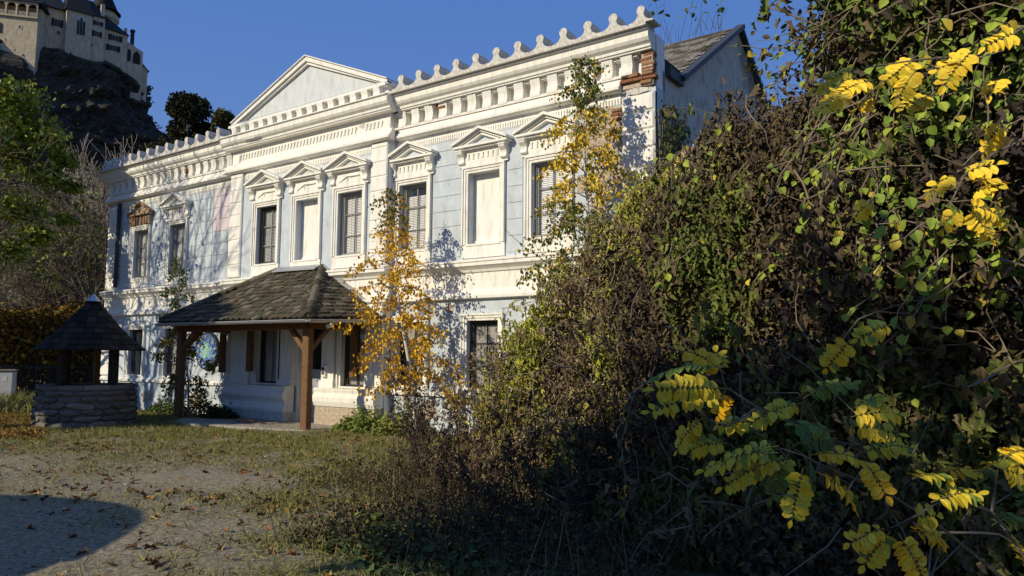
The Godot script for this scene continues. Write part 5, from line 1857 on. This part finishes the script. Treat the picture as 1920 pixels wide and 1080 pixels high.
func bushes():
	var n2 = func(p, f, o): return N.get_noise_3d(p.x * f + o, p.y * f, p.z * f)
	# hill of withered creeper in front of the right wing
	var t := thing("creeper_mound", "sunlit mound of brown and olive creeper covering the right end of the villa front", "bush", Vector3(0.6, 0, 3.4))
	var bl = [[Vector3(0.2, 0.25, 4.05), 0.9], [Vector3(0.3, 1.05, 3.5), 1.0], [Vector3(0.42, 2.1, 2.85), 0.9], [Vector3(1.0, 2.65, 2.85), 0.88], [Vector3(1.6, 3.05, 2.8), 0.95], [Vector3(1.2, 1.1, 3.6), 1.2], [Vector3(1.3, 0.2, 4.4), 1.05], [Vector3(1.2, 1.9, 3.2), 1.0], [Vector3(-0.55, -0.05, 4.1), 0.45]]
	mass(t, bl, 1900, 0.032, 0.068, func(p):
		var a = n2.call(p, 16, 0) + rnd(-0.25, 0.25)
		a += 0.22 * smoothstep(0.9, 1.9, p.x) * smoothstep(0.4, 1.4, p.y)
		if a > 0.22:
			return [Color(0.36, 0.36, 0.06), 1.05]
		if a > 0.08:
			return [Color(0.25, 0.23, 0.065), 1.0]
		if a > -0.12:
			return [Color(0.44, 0.36, 0.22) if R.randf() < 0.4 else Color(0.27, 0.205, 0.11), 0.85]
		return [Color(0.15, 0.105, 0.068), 0.8], 0.5, null, 420)
	# nearer wall of creeper
	t = thing("creeper_thicket", "high dark thicket of creeper filling the right half of the foreground", "bush", Vector3(3.6, 0, 4.8))
	bl = [[Vector3(2.35, 0.5, 4.55), 1.15], [Vector3(2.7, 3.0, 3.9), 0.95], [Vector3(2.55, 2.0, 4.3), 1.05], [Vector3(3.4, 3.15, 4.6), 0.95], [Vector3(3.65, 2.15, 4.75), 1.15], [Vector3(3.1, 1.15, 5.0), 1.1], [Vector3(4.05, 1.15, 5.2), 1.15], [Vector3(3.6, 0.4, 5.7), 0.95], [Vector3(4.5, 2.3, 5.3), 1.15], [Vector3(4.75, 3.2, 5.3), 1.05], [Vector3(4.8, 1.5, 5.5), 1.05], [Vector3(4.5, 0.5, 6.0), 0.85], [Vector3(5.4, 2.4, 5.6), 1.2], [Vector3(2.4, 0.2, 5.4), 0.7], [Vector3(4.15, 3.6, 5.0), 0.6], [Vector3(5.6, 0.9, 6.2), 1.1]]
	mass(t, bl, 950, 0.045, 0.092, func(p):
		var a = n2.call(p, 13, 50) + rnd(-0.25, 0.25)
		if a > 0.28:
			return [Color(0.12, 0.15, 0.035), 1.0]
		if a > 0.14:
			return [Color(0.13, 0.135, 0.04), 1.0]
		if a > -0.15:
			return [Color(0.14, 0.105, 0.055), 0.85]
		return [Color(0.085, 0.064, 0.044), 0.8], 0.46, null, 620, 60.0)
	# bright green climbing vine over its upper face
	t = thing("green_vine", "yellow green climbing vine with large leaves draped over the top of the thicket", "climbing plant", Vector3(4.2, 0, 5.2))
	var s := Scatter.new()
	var vb := Mb.new()
	for i in 125:
		var px = rnd(1290, 1900)
		var py = rnd(-40, 560)
		if R.randf() < 0.55:
			px = rnd(1560, 1890); py = rnd(-60, 480)
		if py < 260 - (px - 1300) * 0.9:
			continue
		var far = lerpf(6.2, 4.0, clampf((px - 1300) / 500.0, 0, 1)) + rnd(-0.25, 0.2)
		var p = pt(px, py, far)
		var dir = Vector3(rnd(-0.7, 0.7), rnd(-1.0, 0.5), rnd(-0.3, 0.4)).normalized()
		var pts = []
		var rad = []
		for k in 8:
			pts.append(p - t.position)
			rad.append(0.004)
			dir = (dir + rv(0.25) + Vector3(0, -0.2, 0)).normalized()
			p += dir * 0.09
			if R.randf() < 0.8:
				var c = Color(0.17, 0.26, 0.035).lerp(Color(0.32, 0.38, 0.05), R.randf())
				if R.randf() < 0.12:
					c = Color(0.45, 0.36, 0.05)
				s.put(p - t.position + rv(0.02), Vector3(rnd(-0.7, 0.7), -0.8, rnd(-0.3, 0.8)), Vector3(rnd(-0.8, 0.5), 0.7, rnd(0.2, 1)), rnd(0.042, 0.084), c * rnd(0.7, 1.15))
		vb.tube(pts, rad, 3)
	obj("stems", vb, M.vine, t)
	scatter("leaves", s, M.l_heart, M.leaf, t)
	# tree that overhangs the top right corner
	t = thing("overhanging_tree", "dark leafy tree with withered creeper overhanging the top right corner", "tree", Vector3(5.3, 0.1, 6.2))
	bl = [[pt(1760, 60, 4.8), 0.75], [pt(1870, 120, 4.4), 0.85], [pt(1900, -60, 4.4), 0.9], [pt(1690, -40, 5.0), 0.55], [pt(1800, 240, 4.6), 0.7], [pt(1930, 330, 4.2), 0.8]]
	var tr := Mb.new()
	tr.tube([Vector3(0.5, -0.2, 0), Vector3(0.4, 2.0, 0), Vector3(0.1, 4.0, 0), Vector3(-0.3, 5.5, -0.2)], [0.13, 0.11, 0.08, 0.03], 8)
	obj("trunk", tr, M.bark, t)
	mass(t, bl, 720, 0.045, 0.09, func(p):
		var a = n2.call(p, 20, 90) + rnd(-0.25, 0.25)
		if a > 0.12:
			return [Color(0.12, 0.17, 0.035), 1.1]
		if a > -0.05:
			return [Color(0.11, 0.085, 0.045), 1.0]
		return [Color(0.05, 0.04, 0.03), 0.95], 0.5, null, 120, 30.0)
	# sprays against the sky
	t = thing("bramble_spray", "loose sprays of twigs and leaves standing against the sky above the thicket", "climbing plant", Vector3(3.8, 0, 4.8))
	s = Scatter.new()
	vb = Mb.new()
	for q in [[1500, 210, 0.2, 1.0, 6.0], [1545, 190, -0.5, 1.2, 5.6], [1520, 160, -0.2, 1.0, 5.4], [1580, 120, -0.6, 0.9, 5.0], [1430, 250, 0.3, 1.0, 7.0], [1460, 235, -0.4, 0.9, 6.6], [1400, 250, 0.5, 0.8, 7.6], [1600, 60, -0.9, 0.5, 5.0], [1560, 20, -0.9, 0.1, 4.8], [1620, -20, -1.0, -0.2, 4.6], [1700, -30, -0.6, -0.6, 4.4]]:
		for m in 4:
			var p = pt(q[0] + rnd(-25, 25), q[1] + rnd(0, 40), q[4])
			var dir = Vector3(q[2] + rnd(-0.5, 0.5), q[3] + rnd(-0.4, 0.3), rnd(-0.3, 0.3)).normalized()
			var pts = []
			var rad = []
			for k in 8:
				pts.append(p - t.position)
				rad.append(0.005 - 0.0005 * k)
				dir = (dir + rv(0.16) + Vector3(0, -0.03, 0)).normalized()
				p += dir * rnd(0.05, 0.1)
				for j in 2:
					if R.randf() < 0.6:
						s.put(p - t.position + rv(0.03), dir + rv(0.7) + Vector3(0, -0.5, 0), rv(), rnd(0.03, 0.065), [Color(0.10, 0.16, 0.04), Color(0.16, 0.2, 0.04), Color(0.12, 0.09, 0.05)][R.randi() % 3] * rnd(0.7, 1.2))
			vb.tube(pts, rad, 3)
	obj("stems", vb, M.vine, t)
	scatter("leaves", s, M.l_oval, M.leaf, t)
	# ivy on the gable wall beside the front corner
	t = thing("ivy", "yellow green ivy climbing the grey gable wall behind the front corner", "climbing plant", Vector3(0.05, 2.5, -1.0))
	s = Scatter.new()
	vb = Mb.new()
	for i in 34:
		var z = rnd(-1.9, 0.1)
		var h = rnd(2.4, 4.1) * (1.0 - absf(z + 0.5) * 0.16)
		var p = Vector3(0.02, -1.0, z + 1.0)
		var pts = []
		var rad = []
		for k in 9:
			pts.append(p)
			rad.append(0.006)
			for j in 30:
				s.put(p + Vector3(rnd(0.0, 0.22), rnd(-0.15, 0.15), rnd(-0.18, 0.18)), Vector3(rnd(0, 0.5), -1, rnd(-0.5, 0.5)), Vector3(1, 0.4, rnd(-0.5, 0.8)), rnd(0.05, 0.10), (Color(0.13, 0.16, 0.035) if R.randf() < 0.55 else Color(0.09, 0.075, 0.04)) * rnd(0.6, 1.35))
			p += Vector3(rnd(-0.01, 0.02), (h + 1.0) / 9.0, rnd(-0.12, 0.12))
		vb.tube(pts, rad, 4)
	obj("stems", vb, M.vine, t)
	scatter("leaves", s, M.l_heart, M.leaf, t)
	# seedlings on the roof ridge and a hanging creeper under the verge
	t = thing("roof_seedlings", "thin seedlings sprouting from the roof ridge behind the parapet", "plant", Vector3(-0.9, 9.0, -4.5))
	s = Scatter.new()
	vb = Mb.new()
	for i in 34:
		var p = Vector3(rnd(-1.2, 0.6), 0, rnd(-0.2, 0.3))
		var d = Vector3(rnd(-0.5, 0.5), 1, rnd(-0.3, 0.3)).normalized()
		var h = rnd(0.3, 0.7) if i > 5 else rnd(1.0, 1.6)
		vb.tube([p, p + d * h * 0.5, p + (d + Vector3(rnd(-0.2, 0.2), 0, 0)) * h], [0.007, 0.005, 0.002], 3)
		if i <= 5:
			for j in 9:
				s.put(p + d * h * rnd(0.4, 1.05) + rv(0.06), rv() + Vector3(0, -0.7, 0), rv(), rnd(0.10, 0.19), Color(0.09, 0.13, 0.04) * rnd(0.6, 1.3))
	for i in 40:
		var k = R.randf()
		var p = Vector3(1.02, lerpf(-0.2, -1.35, k), lerpf(-0.2, -1.95, k))
		vb.tube([p, p + Vector3(0.03, -0.25, rnd(-0.1, 0.1)), p + Vector3(0.02, -rnd(0.3, 0.8), rnd(-0.1, 0.2))], [0.006, 0.005, 0.003], 3)
		for j in 4:
			s.put(p + Vector3(0.05, -rnd(-0.1, 0.5), rnd(-0.15, 0.15)), Vector3(0.3, -1, rnd(-0.5, 0.5)), Vector3(1, 0.3, 0), rnd(0.06, 0.12), Color(0.06, 0.05, 0.03) * rnd(0.6, 1.4))
	obj("stems", vb, M.twig, t)
	scatter("leaves", s, M.l_oval, M.leaf, t)
	# low plants along the foot of the walls
	low_plant("nettle_clump", "bright green nettle clump at the foot of the bare patch right of the door", Vector3(-5.75, 0.1, 1.05), Vector3(0.75, 0.55, 0.45), 1500, func(): return Color(0.11, 0.18, 0.03).lerp(Color(0.22, 0.26, 0.05), R.randf()))
	low_plant("nettle_clump", "yellowish green nettle clump behind the dry stalks at the right plinth", Vector3(-4.75, 0.1, 1.0), Vector3(0.7, 0.65, 0.45), 1500, func(): return Color(0.14, 0.18, 0.04).lerp(Color(0.25, 0.25, 0.06), R.randf()))
	low_plant("ivy_clump", "dark ivy heap at the left end of the bulging plinth", Vector3(-10.75, 0.05, 0.95), Vector3(0.55, 0.38, 0.4), 1500, func(): return Color(0.025, 0.045, 0.015) * rnd(0.6, 1.6))
	low_plant("wall_shrub", "drooping green and yellow shrub beside the left porch post", Vector3(-11.9, 0.05, 0.75), Vector3(0.55, 0.95, 0.35), 700, func(): return Color(0.06, 0.08, 0.02).lerp(Color(0.25, 0.18, 0.03), R.randf() * R.randf()))
	low_plant("wall_weeds", "green weeds at the wall foot between well and birch sapling", Vector3(-13.4, 0.05, 0.7), Vector3(0.8, 0.45, 0.4), 1100, func(): return Color(0.08, 0.11, 0.025) * rnd(0.6, 1.5))
	low_plant("yard_weed", "small bright yellow green weed in the grass at the lower middle", Vector3(0.15, 0.05, 6.65), Vector3(0.16, 0.26, 0.16), 220, func(): return Color(0.20, 0.28, 0.04) * rnd(0.7, 1.2))
	low_plant("ground_cover", "dark green trailing weeds along the bottom edge below the dry stalks", Vector3(1.0, 0.02, 6.9), Vector3(1.5, 0.24, 0.8), 3000, func(): return Color(0.05, 0.075, 0.02) * rnd(0.5, 1.7))


func low_plant(called, label, pos: Vector3, r: Vector3, n: int, colour: Callable):
	var t := thing(called, label, "plant", pos)
	var s := Scatter.new()
	var b := Mb.new()
	for i in n:
		var a = rnd(0, TAU)
		var q = sqrt(R.randf())
		var h = r.y * (1.0 - q * q * 0.8) * (0.8 + 0.8 * N.get_noise_2d(cos(a) * q * 60 + pos.x * 50, sin(a) * q * 60))
		var p = Vector3(cos(a) * q * r.x, h * pow(R.randf(), 0.5), sin(a) * q * r.z)
		s.put(p, Vector3(rnd(-1, 1), rnd(-0.8, 0.4), rnd(-1, 1)), Vector3(rnd(-0.7, 0.7), 1, rnd(-0.4, 0.9)), rnd(0.035, 0.085), colour.call() * rnd(0.75, 1.2))
		if i % 14 == 0:
			b.tube([Vector3(p.x * 0.7, -0.05, p.z * 0.7), p], [0.005, 0.003], 3)
	obj("stems", b, M.weed, t)
	scatter("leaves", s, M.l_heart, M.leaf, t)


# ------------------------------------------------------------------ dry stalks
func weeds():
	var spots = [[-1.05, 5.1, 1.35], [-0.75, 4.9, 0.9], [-1.4, 4.6, 0.85], [-0.5, 5.4, 0.7], [-0.2, 4.9, 1.15], [0.1, 5.3, 1.0], [0.35, 5.0, 1.25], [-0.9, 4.3, 1.0], [-1.8, 3.9, 1.1], [-1.3, 3.6, 1.3], [-2.2, 3.2, 1.1], [-0.6, 3.9, 1.2], [0.6, 5.5, 0.9], [0.8, 5.2, 1.1], [1.1, 5.6, 1.0], [0.3, 5.9, 0.8], [1.4, 5.9, 0.9], [1.7, 5.6, 1.0], [-2.7, 2.9, 0.9], [-1.7, 3.1, 1.2], [-0.1, 4.3, 1.25], [0.0, 5.75, 0.75], [1.0, 6.2, 0.7], [1.9, 6.2, 0.9], [-3.2, 2.5, 1.0], [-2.0, 2.6, 1.25]]
	for i in spots.size():
		var q = spots[i]
		var gold = i in [4, 6, 13]
		var label = "withered goldenrod stalk with dark drooping leaves in the stand before the creeper mound"
		if gold:
			label = "goldenrod stalk with yellowed narrow leaves in the stand before the creeper mound"
		if gold:
			label = {4: "yellowed goldenrod stalk, leftmost of the three golden ones in the stand", 6: "tallest of the three golden goldenrod stalks, against the creeper mound", 13: "rightmost yellowed goldenrod stalk, low before the creeper mound"}[i]
		elif q[1] < 3.3:
			label = "withered stalk far back in the stand, against the white villa wall"
		elif q[0] > 0.9:
			label = "withered stalk at the right of the stand, in front of the creeper mound"
		if i == 0:
			label = "tallest upright black withered stalk standing alone at the left of the stand"
		var t := thing("dry_stalk", label, "weed", Vector3(q[0], ground_y(q[0], q[1]) - 0.02, q[1]), "dry stalks before the creeper mound")
		var b := Mb.new()
		var s := Scatter.new()
		for m in (1 if i == 0 else R.randi_range(3, 5)):
			var h = q[2] * rnd(0.8, 1.3)
			var d = Vector3(rnd(-0.25, 0.25), 1, rnd(-0.25, 0.25)).normalized() if i else Vector3(-0.02, 1, 0.0)
			var p = Vector3(rnd(-0.06, 0.06), 0, rnd(-0.06, 0.06))
			var pts = []
			var rad = []
			for k in 9:
				pts.append(p)
				rad.append(lerpf(0.0065, 0.003, k / 8.0))
				d = (d + rv(0.05) + (Vector3(-0.10, -0.14, 0.03) if k > 5 and i else Vector3.ZERO)).normalized()
				p += d * h / 8.0
				if k > 1:
					for j in (3 if gold else 2):
						var a = rnd(0, TAU)
						var c = Color(0.30, 0.21, 0.03) if gold else Color(0.055, 0.038, 0.028)
						s.put(p - d * h / 8.0 * R.randf(), Vector3(cos(a), (0.35 if gold else -0.9) + rnd(-0.3, 0.3), sin(a)), Vector3(0, 1, 0.2), rnd(0.04, 0.085), c * rnd(0.6, 1.4), 0.35 if gold else 0.42)
			b.tube(pts, rad, 4)
			# plume of side shoots
			for j in 7:
				var st = pts[R.randi_range(5, 8)]
				var sd = Vector3(rnd(-1, 1), rnd(-0.2, 0.7), rnd(-1, 1)).normalized() * rnd(0.06, 0.17)
				b.tube([st, st + sd * 0.6 + Vector3(0, 0.02, 0), st + sd], [0.003, 0.002, 0.001], 3)
				for k in 5:
					s.put(st + sd * rnd(0.3, 1.0), rv() + Vector3(0, -0.5, 0), rv(), rnd(0.02, 0.04), (Color(0.34, 0.24, 0.04) if gold else Color(0.09, 0.065, 0.045)) * rnd(0.6, 1.4))
		obj("stem", b, M.weed if not gold else M.vine, t)
		scatter("leaves", s, M.l_dead, M.dry, t)
	# matted undergrowth between them
	var s := Scatter.new()
	var st := Scatter.new()
	for i in 36000:
		var x = rnd(-2.2, 3.0)
		var z = rnd(3.6, 7.4)
		if z + x * 0.55 > 7.6 - 0.5 * R.randf() * 2.0 + 0.4 * x or z - 0.8 * x < 3.0:
			if R.randf() < 0.75:
				continue
		if x < -0.2 and z > 4.9 + R.randf() * 1.2 or x < -1.2 and R.randf() < 0.6:
			continue
		var hh = 0.36 * pow(R.randf(), 1.6) * (0.7 + N.get_noise_2d(x * 30, z * 30))
		if R.randf() < 0.075:
			st.put(Vector3(x, ground_y(x, z), z), Vector3(rnd(-0.5, 0.5), 1, rnd(-0.5, 0.5)), rv(), rnd(0.15, 0.62), [Color(0.15, 0.11, 0.065), Color(0.09, 0.066, 0.046), Color(0.24, 0.185, 0.10)][R.randi() % 3] * rnd(0.4, 1.1), 0.22)
		else:
			s.put(Vector3(x, ground_y(x, z) + hh, z), rv(), rv(), rnd(0.02, 0.05), [Color(0.11, 0.078, 0.05), Color(0.06, 0.045, 0.03), Color(0.06, 0.08, 0.025), Color(0.13, 0.10, 0.05)][R.randi() % 4] * rnd(0.6, 1.3))
	var u = scatter("undergrowth", s, M.l_dead, M.dry)
	tag(u, "matted brown dead undergrowth between the dry stalks", "undergrowth")
	u = scatter("dead_grass", st, M.l_blade, M.dry)
	tag(u, "long dead grass stems standing in the brown undergrowth", "grass")


# ------------------------------------------------------------------ locust branches in the foreground
func locust():
	var tones = []
	for c in [[0.80, 0.47, 0.02], [0.74, 0.46, 0.025], [0.86, 0.60, 0.04], [0.56, 0.44, 0.03], [0.17, 0.23, 0.035], [0.09, 0.15, 0.03]]:
		var m = plain(Color.WHITE, 0.5)
		m.albedo_texture = noise_tex(0.03, [[0.0, lin(c[0] * 0.35, c[1] * 0.28, c[2])], [0.25, lin(c[0] * 0.75, c[1] * 0.72, c[2])], [0.5, lin(c[0], c[1], c[2])], [1.0, lin(minf(1, c[0] * 1.15), minf(1, c[1] * 1.2), c[2] * 1.3)]], FastNoiseLite.TYPE_SIMPLEX_SMOOTH, 60 + tones.size(), 256)
		m.uv1_triplanar = true
		m.uv1_scale = Vector3(0.9, 0.35, 0.9)
		m.backlight_enabled = true
		m.backlight = Color(0.35, 0.32, 0.15)
		m.cull_mode = BaseMaterial3D.CULL_DISABLED
		tones.append(m)
	var shapes = [leaf_mesh([0.0, 0.17, 0.25, 0.285, 0.28, 0.20, 0.0], 0.22, 0.05), leaf_mesh([0.0, 0.19, 0.28, 0.30, 0.27, 0.17, 0.0], 0.40, 0.16), leaf_mesh([0.0, 0.16, 0.23, 0.26, 0.27, 0.22, 0.0], -0.15, -0.10), leaf_mesh([0.0, 0.15, 0.25, 0.27, 0.23, 0.13, 0.0], 0.55, 0.30)]
	var rach = plain(lin(0.22, 0.19, 0.05), 0.7)
	var make = func(called, label, far, origin, stems, fronds):
		var root = pt(origin[0], origin[1], origin[2])
		var t := thing(called, label, "branch", root)
		var b := Mb.new()
		for st in stems:
			var pts = []
			var rad = []
			for k in st.size():
				pts.append(pt(st[k][0], st[k][1], far + st[k][2]) - root)
				rad.append(lerpf(0.0055, 0.0018, k / float(maxi(1, st.size() - 1))))
			b = Mb.new()
			b.tube(pts, rad, 5)
			obj("twig", b, M.bark, t)
		for f in fronds:
			var far2 = far + rnd(-0.15, 0.15)
			var a = pt(f[0], f[1], far2)
			var c = pt(f[2] + (f[2] - f[0]) * 0.18, f[3] + (f[3] - f[1]) * 0.18, far2 + rnd(-0.06, 0.10))
			var len = a.distance_to(c)
			var d = (c - a).normalized()
			var face = (Vector3(0, 0.75, 0) + (CAM - a).normalized() * rnd(0.5, 1.0) + rv(0.2)).normalized()
			var side = d.cross(face).normalized()
			var up = side.cross(d).normalized()
			var nn = clampi(int(len / 0.0145), 5, 13)
			var rb := Mb.new()
			var pts = []
			var rad = []
			for k in 7:
				var g = k / 6.0
				pts.append(a + d * len * g + up * len * 0.10 * sin(g * PI) - root)
				rad.append(0.0017 - 0.0009 * g)
			rb.tube(pts, rad, 4)
			var fr = obj("compound_leaf", rb, rach, t)
			var tone: int = f[4]
			if f[1] > 600 and tone < 3 and R.randf() < 0.45:
				tone = 3
			for k in nn * 2 + 1:
				var g = 0.16 + 0.84 * (k / 2) / float(nn)
				var sd = 1.0 if k % 2 else -1.0
				var tip = d * 0.22 + side * sd - up * 0.12
				if k == nn * 2:
					g = 1.0
					tip = d
				elif R.randf() < 0.04:
					continue
				var p = a + d * len * g + up * len * 0.10 * sin(g * PI) - root
				var y = (tip + up * rnd(-0.45, 0.1) + rv(0.13)).normalized()
				var x = y.cross((up + rv(0.18)).normalized()).normalized()
				var sz = rnd(0.033, 0.045) * (0.8 + 0.3 * sin(g * PI))
				var o = made("leaflet", shapes[R.randi() % 4], tones[tone] if R.randf() < 0.75 else tones[mini(tone + (1 if R.randf() < 0.5 else 0), 5)], fr)
				o.transform = Transform3D(Basis(x * sz, y * sz, x.cross(y) * sz), p)
	make.call("locust_branch", "large yellow and green locust branch spread across the lower right foreground", 2.3, [1900, 1100, 2.35],
		[[[1900, 1100, 0.1], [1760, 985, 0.1], [1650, 915, 0.05], [1560, 880, 0.0], [1500, 852, 0.0], [1462, 840, 0]], [[1560, 880, 0.02], [1500, 800, 0.04], [1506, 752, 0.0]], [[1500, 800, 0.04], [1430, 770, 0.0], [1360, 725, 0.0], [1350, 690, 0]], [[1560, 880, 0.0], [1600, 830, 0.0], [1596, 772, 0.0]], [[1420, 765, 0.0], [1365, 800, 0.0], [1318, 782, 0.0]]],
		[[1359, 689, 1234, 711, 4], [1359, 700, 1296, 664, 0], [1363, 747, 1240, 769, 0], [1359, 733, 1348, 772, 0], [1363, 729, 1248, 731, 1], [1356, 690, 1345, 665, 0], [1506, 747, 1585, 722, 4], [1595, 769, 1660, 745, 3], [1595, 782, 1672, 778, 2], [1506, 756, 1422, 789, 1], [1417, 791, 1360, 798, 1], [1461, 836, 1378, 864, 5],
		[1461, 849, 1342, 878, 3], [1470, 858, 1373, 906, 3], [1479, 849, 1450, 920, 5], [1506, 876, 1488, 960, 1], [1519, 853, 1603, 864, 1], [1612, 849, 1692, 840, 3], [1621, 867, 1655, 920, 1], [1492, 831, 1558, 836, 5], [1532, 885, 1593, 942, 1], [1363, 831, 1302, 843, 0], [1319, 782, 1277, 835, 0], [1560, 810, 1500, 800, 4], [1580, 800, 1668, 812, 1]])
	make.call("locust_branch", "yellow locust branch along the bottom right edge of the foreground", 2.15, [1925, 1050, 2.2],
		[[[1925, 1050, 0.0], [1860, 960, 0.0], [1780, 930, 0.0], [1715, 968, 0.0], [1670, 990, 0.0]], [[1860, 960, 0.0], [1870, 880, 0.0], [1825, 885, 0.0]]],
		[[1710, 898, 1772, 898, 3], [1772, 885, 1825, 883, 0], [1746, 942, 1820, 928, 0], [1830, 893, 1908, 865, 2], [1870, 876, 1926, 904, 2], [1657, 991, 1604, 1015, 1], [1670, 996, 1628, 1050, 3], [1684, 1000, 1726, 1082, 1], [1706, 996, 1762, 1015, 1], [1715, 969, 1750, 968, 0], [1900, 1010, 1915, 1050, 2], [1860, 985, 1905, 975, 4], [1880, 860, 1925, 850, 2]])
	make.call("locust_branch", "sunlit yellow locust twigs hanging over the upper right of the thicket", 2.3, [1940, 250, 2.4],
		[[[1940, 250, 0.0], [1860, 290, 0.0], [1808, 330, 0.0], [1783, 380, 0.0], [1800, 400, 0.0]], [[1940, 40, 0.0], [1830, 104, 0.0], [1720, 112, 0.05], [1615, 128, 0.1]], [[1940, 40, 0], [1905, 62, 0]]],
		[[1825, 104, 1768, 127, 2], [1908, 62, 1856, 84, 2], [1717, 112, 1668, 148, 2], [1612, 129, 1543, 160, 3], [1606, 142, 1558, 175, 3], [1592, 175, 1543, 206, 2], [1808, 325, 1860, 311, 2], [1783, 329, 1752, 356, 2], [1808, 383, 1878, 414, 2], [1800, 392, 1772, 424, 2], [1646, 371, 1606, 406, 2], [1825, 362, 1864, 353, 2], [1870, 150, 1860, 175, 2], [1595, 636, 1557, 682, 1], [1670, 609, 1618, 633, 1], [1640, 180, 1612, 200, 2], [1745, 180, 1700, 200, 3], [1640, 150, 1560, 190, 2], [1830, 90, 1780, 150, 2], [1720, 130, 1690, 175, 2], [1880, 230, 1850, 280, 2], [1830, 340, 1870, 345, 2], [1815, 395, 1850, 440, 2]])


# ------------------------------------------------------------------ grass, straw, fallen leaves
func litter():
	var s := Scatter.new()
	for i in 190000:
		var x = rnd(-20, 2.5)
		var z = rnd(0.3, 9.0)
		if R.randf() > grassy(x, z):
			continue
		var c = Color(0.17, 0.185, 0.04).lerp(Color(0.34, 0.31, 0.09), R.randf())
		if R.randf() < 0.2:
			c = Color(0.28, 0.22, 0.11)
		s.put(Vector3(x, ground_y(x, z), z), Vector3(rnd(-0.9, 0.9), rnd(0.2, 1), rnd(-0.9, 0.9)), rv(), rnd(0.03, 0.10), c * rnd(0.6, 1.2), 1.6)
	for i in 5000:
		var p = pt(rnd(-60, 200), 700, rnd(18, 25))
		s.put(Vector3(p.x, ground_y(p.x, p.z), p.z), Vector3(rnd(-0.5, 0.5), 1, rnd(-0.5, 0.5)), rv(), rnd(0.12, 0.4), Color(0.20, 0.22, 0.06).lerp(Color(0.3, 0.26, 0.1), R.randf()) * rnd(0.6, 1.2), 1.5)
	var g = scatter("grass", s, M.l_blade, M.grass)
	tag(g, "short patchy grass growing over the yard towards the villa", "grass")
	s = Scatter.new()
	for i in 42000:
		var x = rnd(-15, 1.5)
		var z = rnd(2.0, 10.0)
		var a = rnd(0, TAU)
		s.put(Vector3(x, ground_y(x, z) + 0.004, z), Vector3(cos(a), 0.05, sin(a)), Vector3(0, 1, 0), rnd(0.025, 0.10), Color(0.36, 0.31, 0.20) * rnd(0.3, 1.25), 0.9)
	g = scatter("straw", s, M.l_blade, M.dry)
	tag(g, "dry cut straw lying thinly over the gravel yard", "straw")
	s = Scatter.new()
	for i in 9000:
		var x = rnd(-15, 2.0)
		var z = rnd(2.2, 10.0)
		if grassy(x, z) > R.randf() + 0.25:
			continue
		var q = rnd(0.004, 0.011) if R.randf() < 0.97 else rnd(0.011, 0.025)
		s.put(Vector3(x, ground_y(x, z) + q * 0.15, z), rv(), rv(), q, Color(0.30, 0.265, 0.21) * rnd(0.4, 1.5))
	var pb := Mb.new()
	pb.hexa([Vector3(-0.8, -0.4, 0.7), Vector3(0.9, -0.5, 0.6), Vector3(0.6, 0.45, 0.5), Vector3(-0.6, 0.5, 0.4), Vector3(-0.7, -0.5, -0.8), Vector3(0.8, -0.4, -0.7), Vector3(0.5, 0.4, -0.5), Vector3(-0.7, 0.35, -0.6)])
	g = scatter("gravel", s, pb.mesh(), M.grass)
	tag(g, "loose gravel stones strewn over the bare part of the yard", "gravel")
	s = Scatter.new()
	for i in 1500:
		var x = rnd(-16, 2.0)
		var z = rnd(1.0, 9.0)
		if R.randf() < 0.15:
			var q = [[-1.9, 6.6], [-0.9, 6.5], [-5.2, 4.8], [-0.4, 6.0], [-7.5, 5.4], [-2.6, 7.0], [-16, 2.2]][R.randi() % 7]
			x = q[0] + R.randfn(0, 0.5); z = q[1] + R.randfn(0, 0.3)
		s.put(Vector3(x, ground_y(x, z) + 0.012, z), Vector3(rnd(-1, 1), rnd(-0.2, 0.4), rnd(-1, 1)), Vector3(rnd(-0.5, 0.5), 1, rnd(-0.5, 0.5)), rnd(0.04, 0.10), [Color(0.26, 0.11, 0.045), Color(0.16, 0.075, 0.035), Color(0.34, 0.2, 0.06), Color(0.11, 0.07, 0.04)][R.randi() % 4] * rnd(0.6, 1.2))
	for i in 2600:
		var p = pt(rnd(-60, 90), 700, rnd(13, 20))
		s.put(Vector3(p.x, ground_y(p.x, p.z) + 0.012, p.z), Vector3(rnd(-1, 1), rnd(-0.1, 0.3), rnd(-1, 1)), Vector3(0, 1, 0), rnd(0.05, 0.11), [Color(0.30, 0.15, 0.035), Color(0.36, 0.22, 0.05)][R.randi() % 2] * rnd(0.6, 1.2))
	g = scatter("fallen_leaves", s, M.l_dead, M.dry)
	tag(g, "scattered brown and orange fallen leaves on the yard", "fallen leaves")
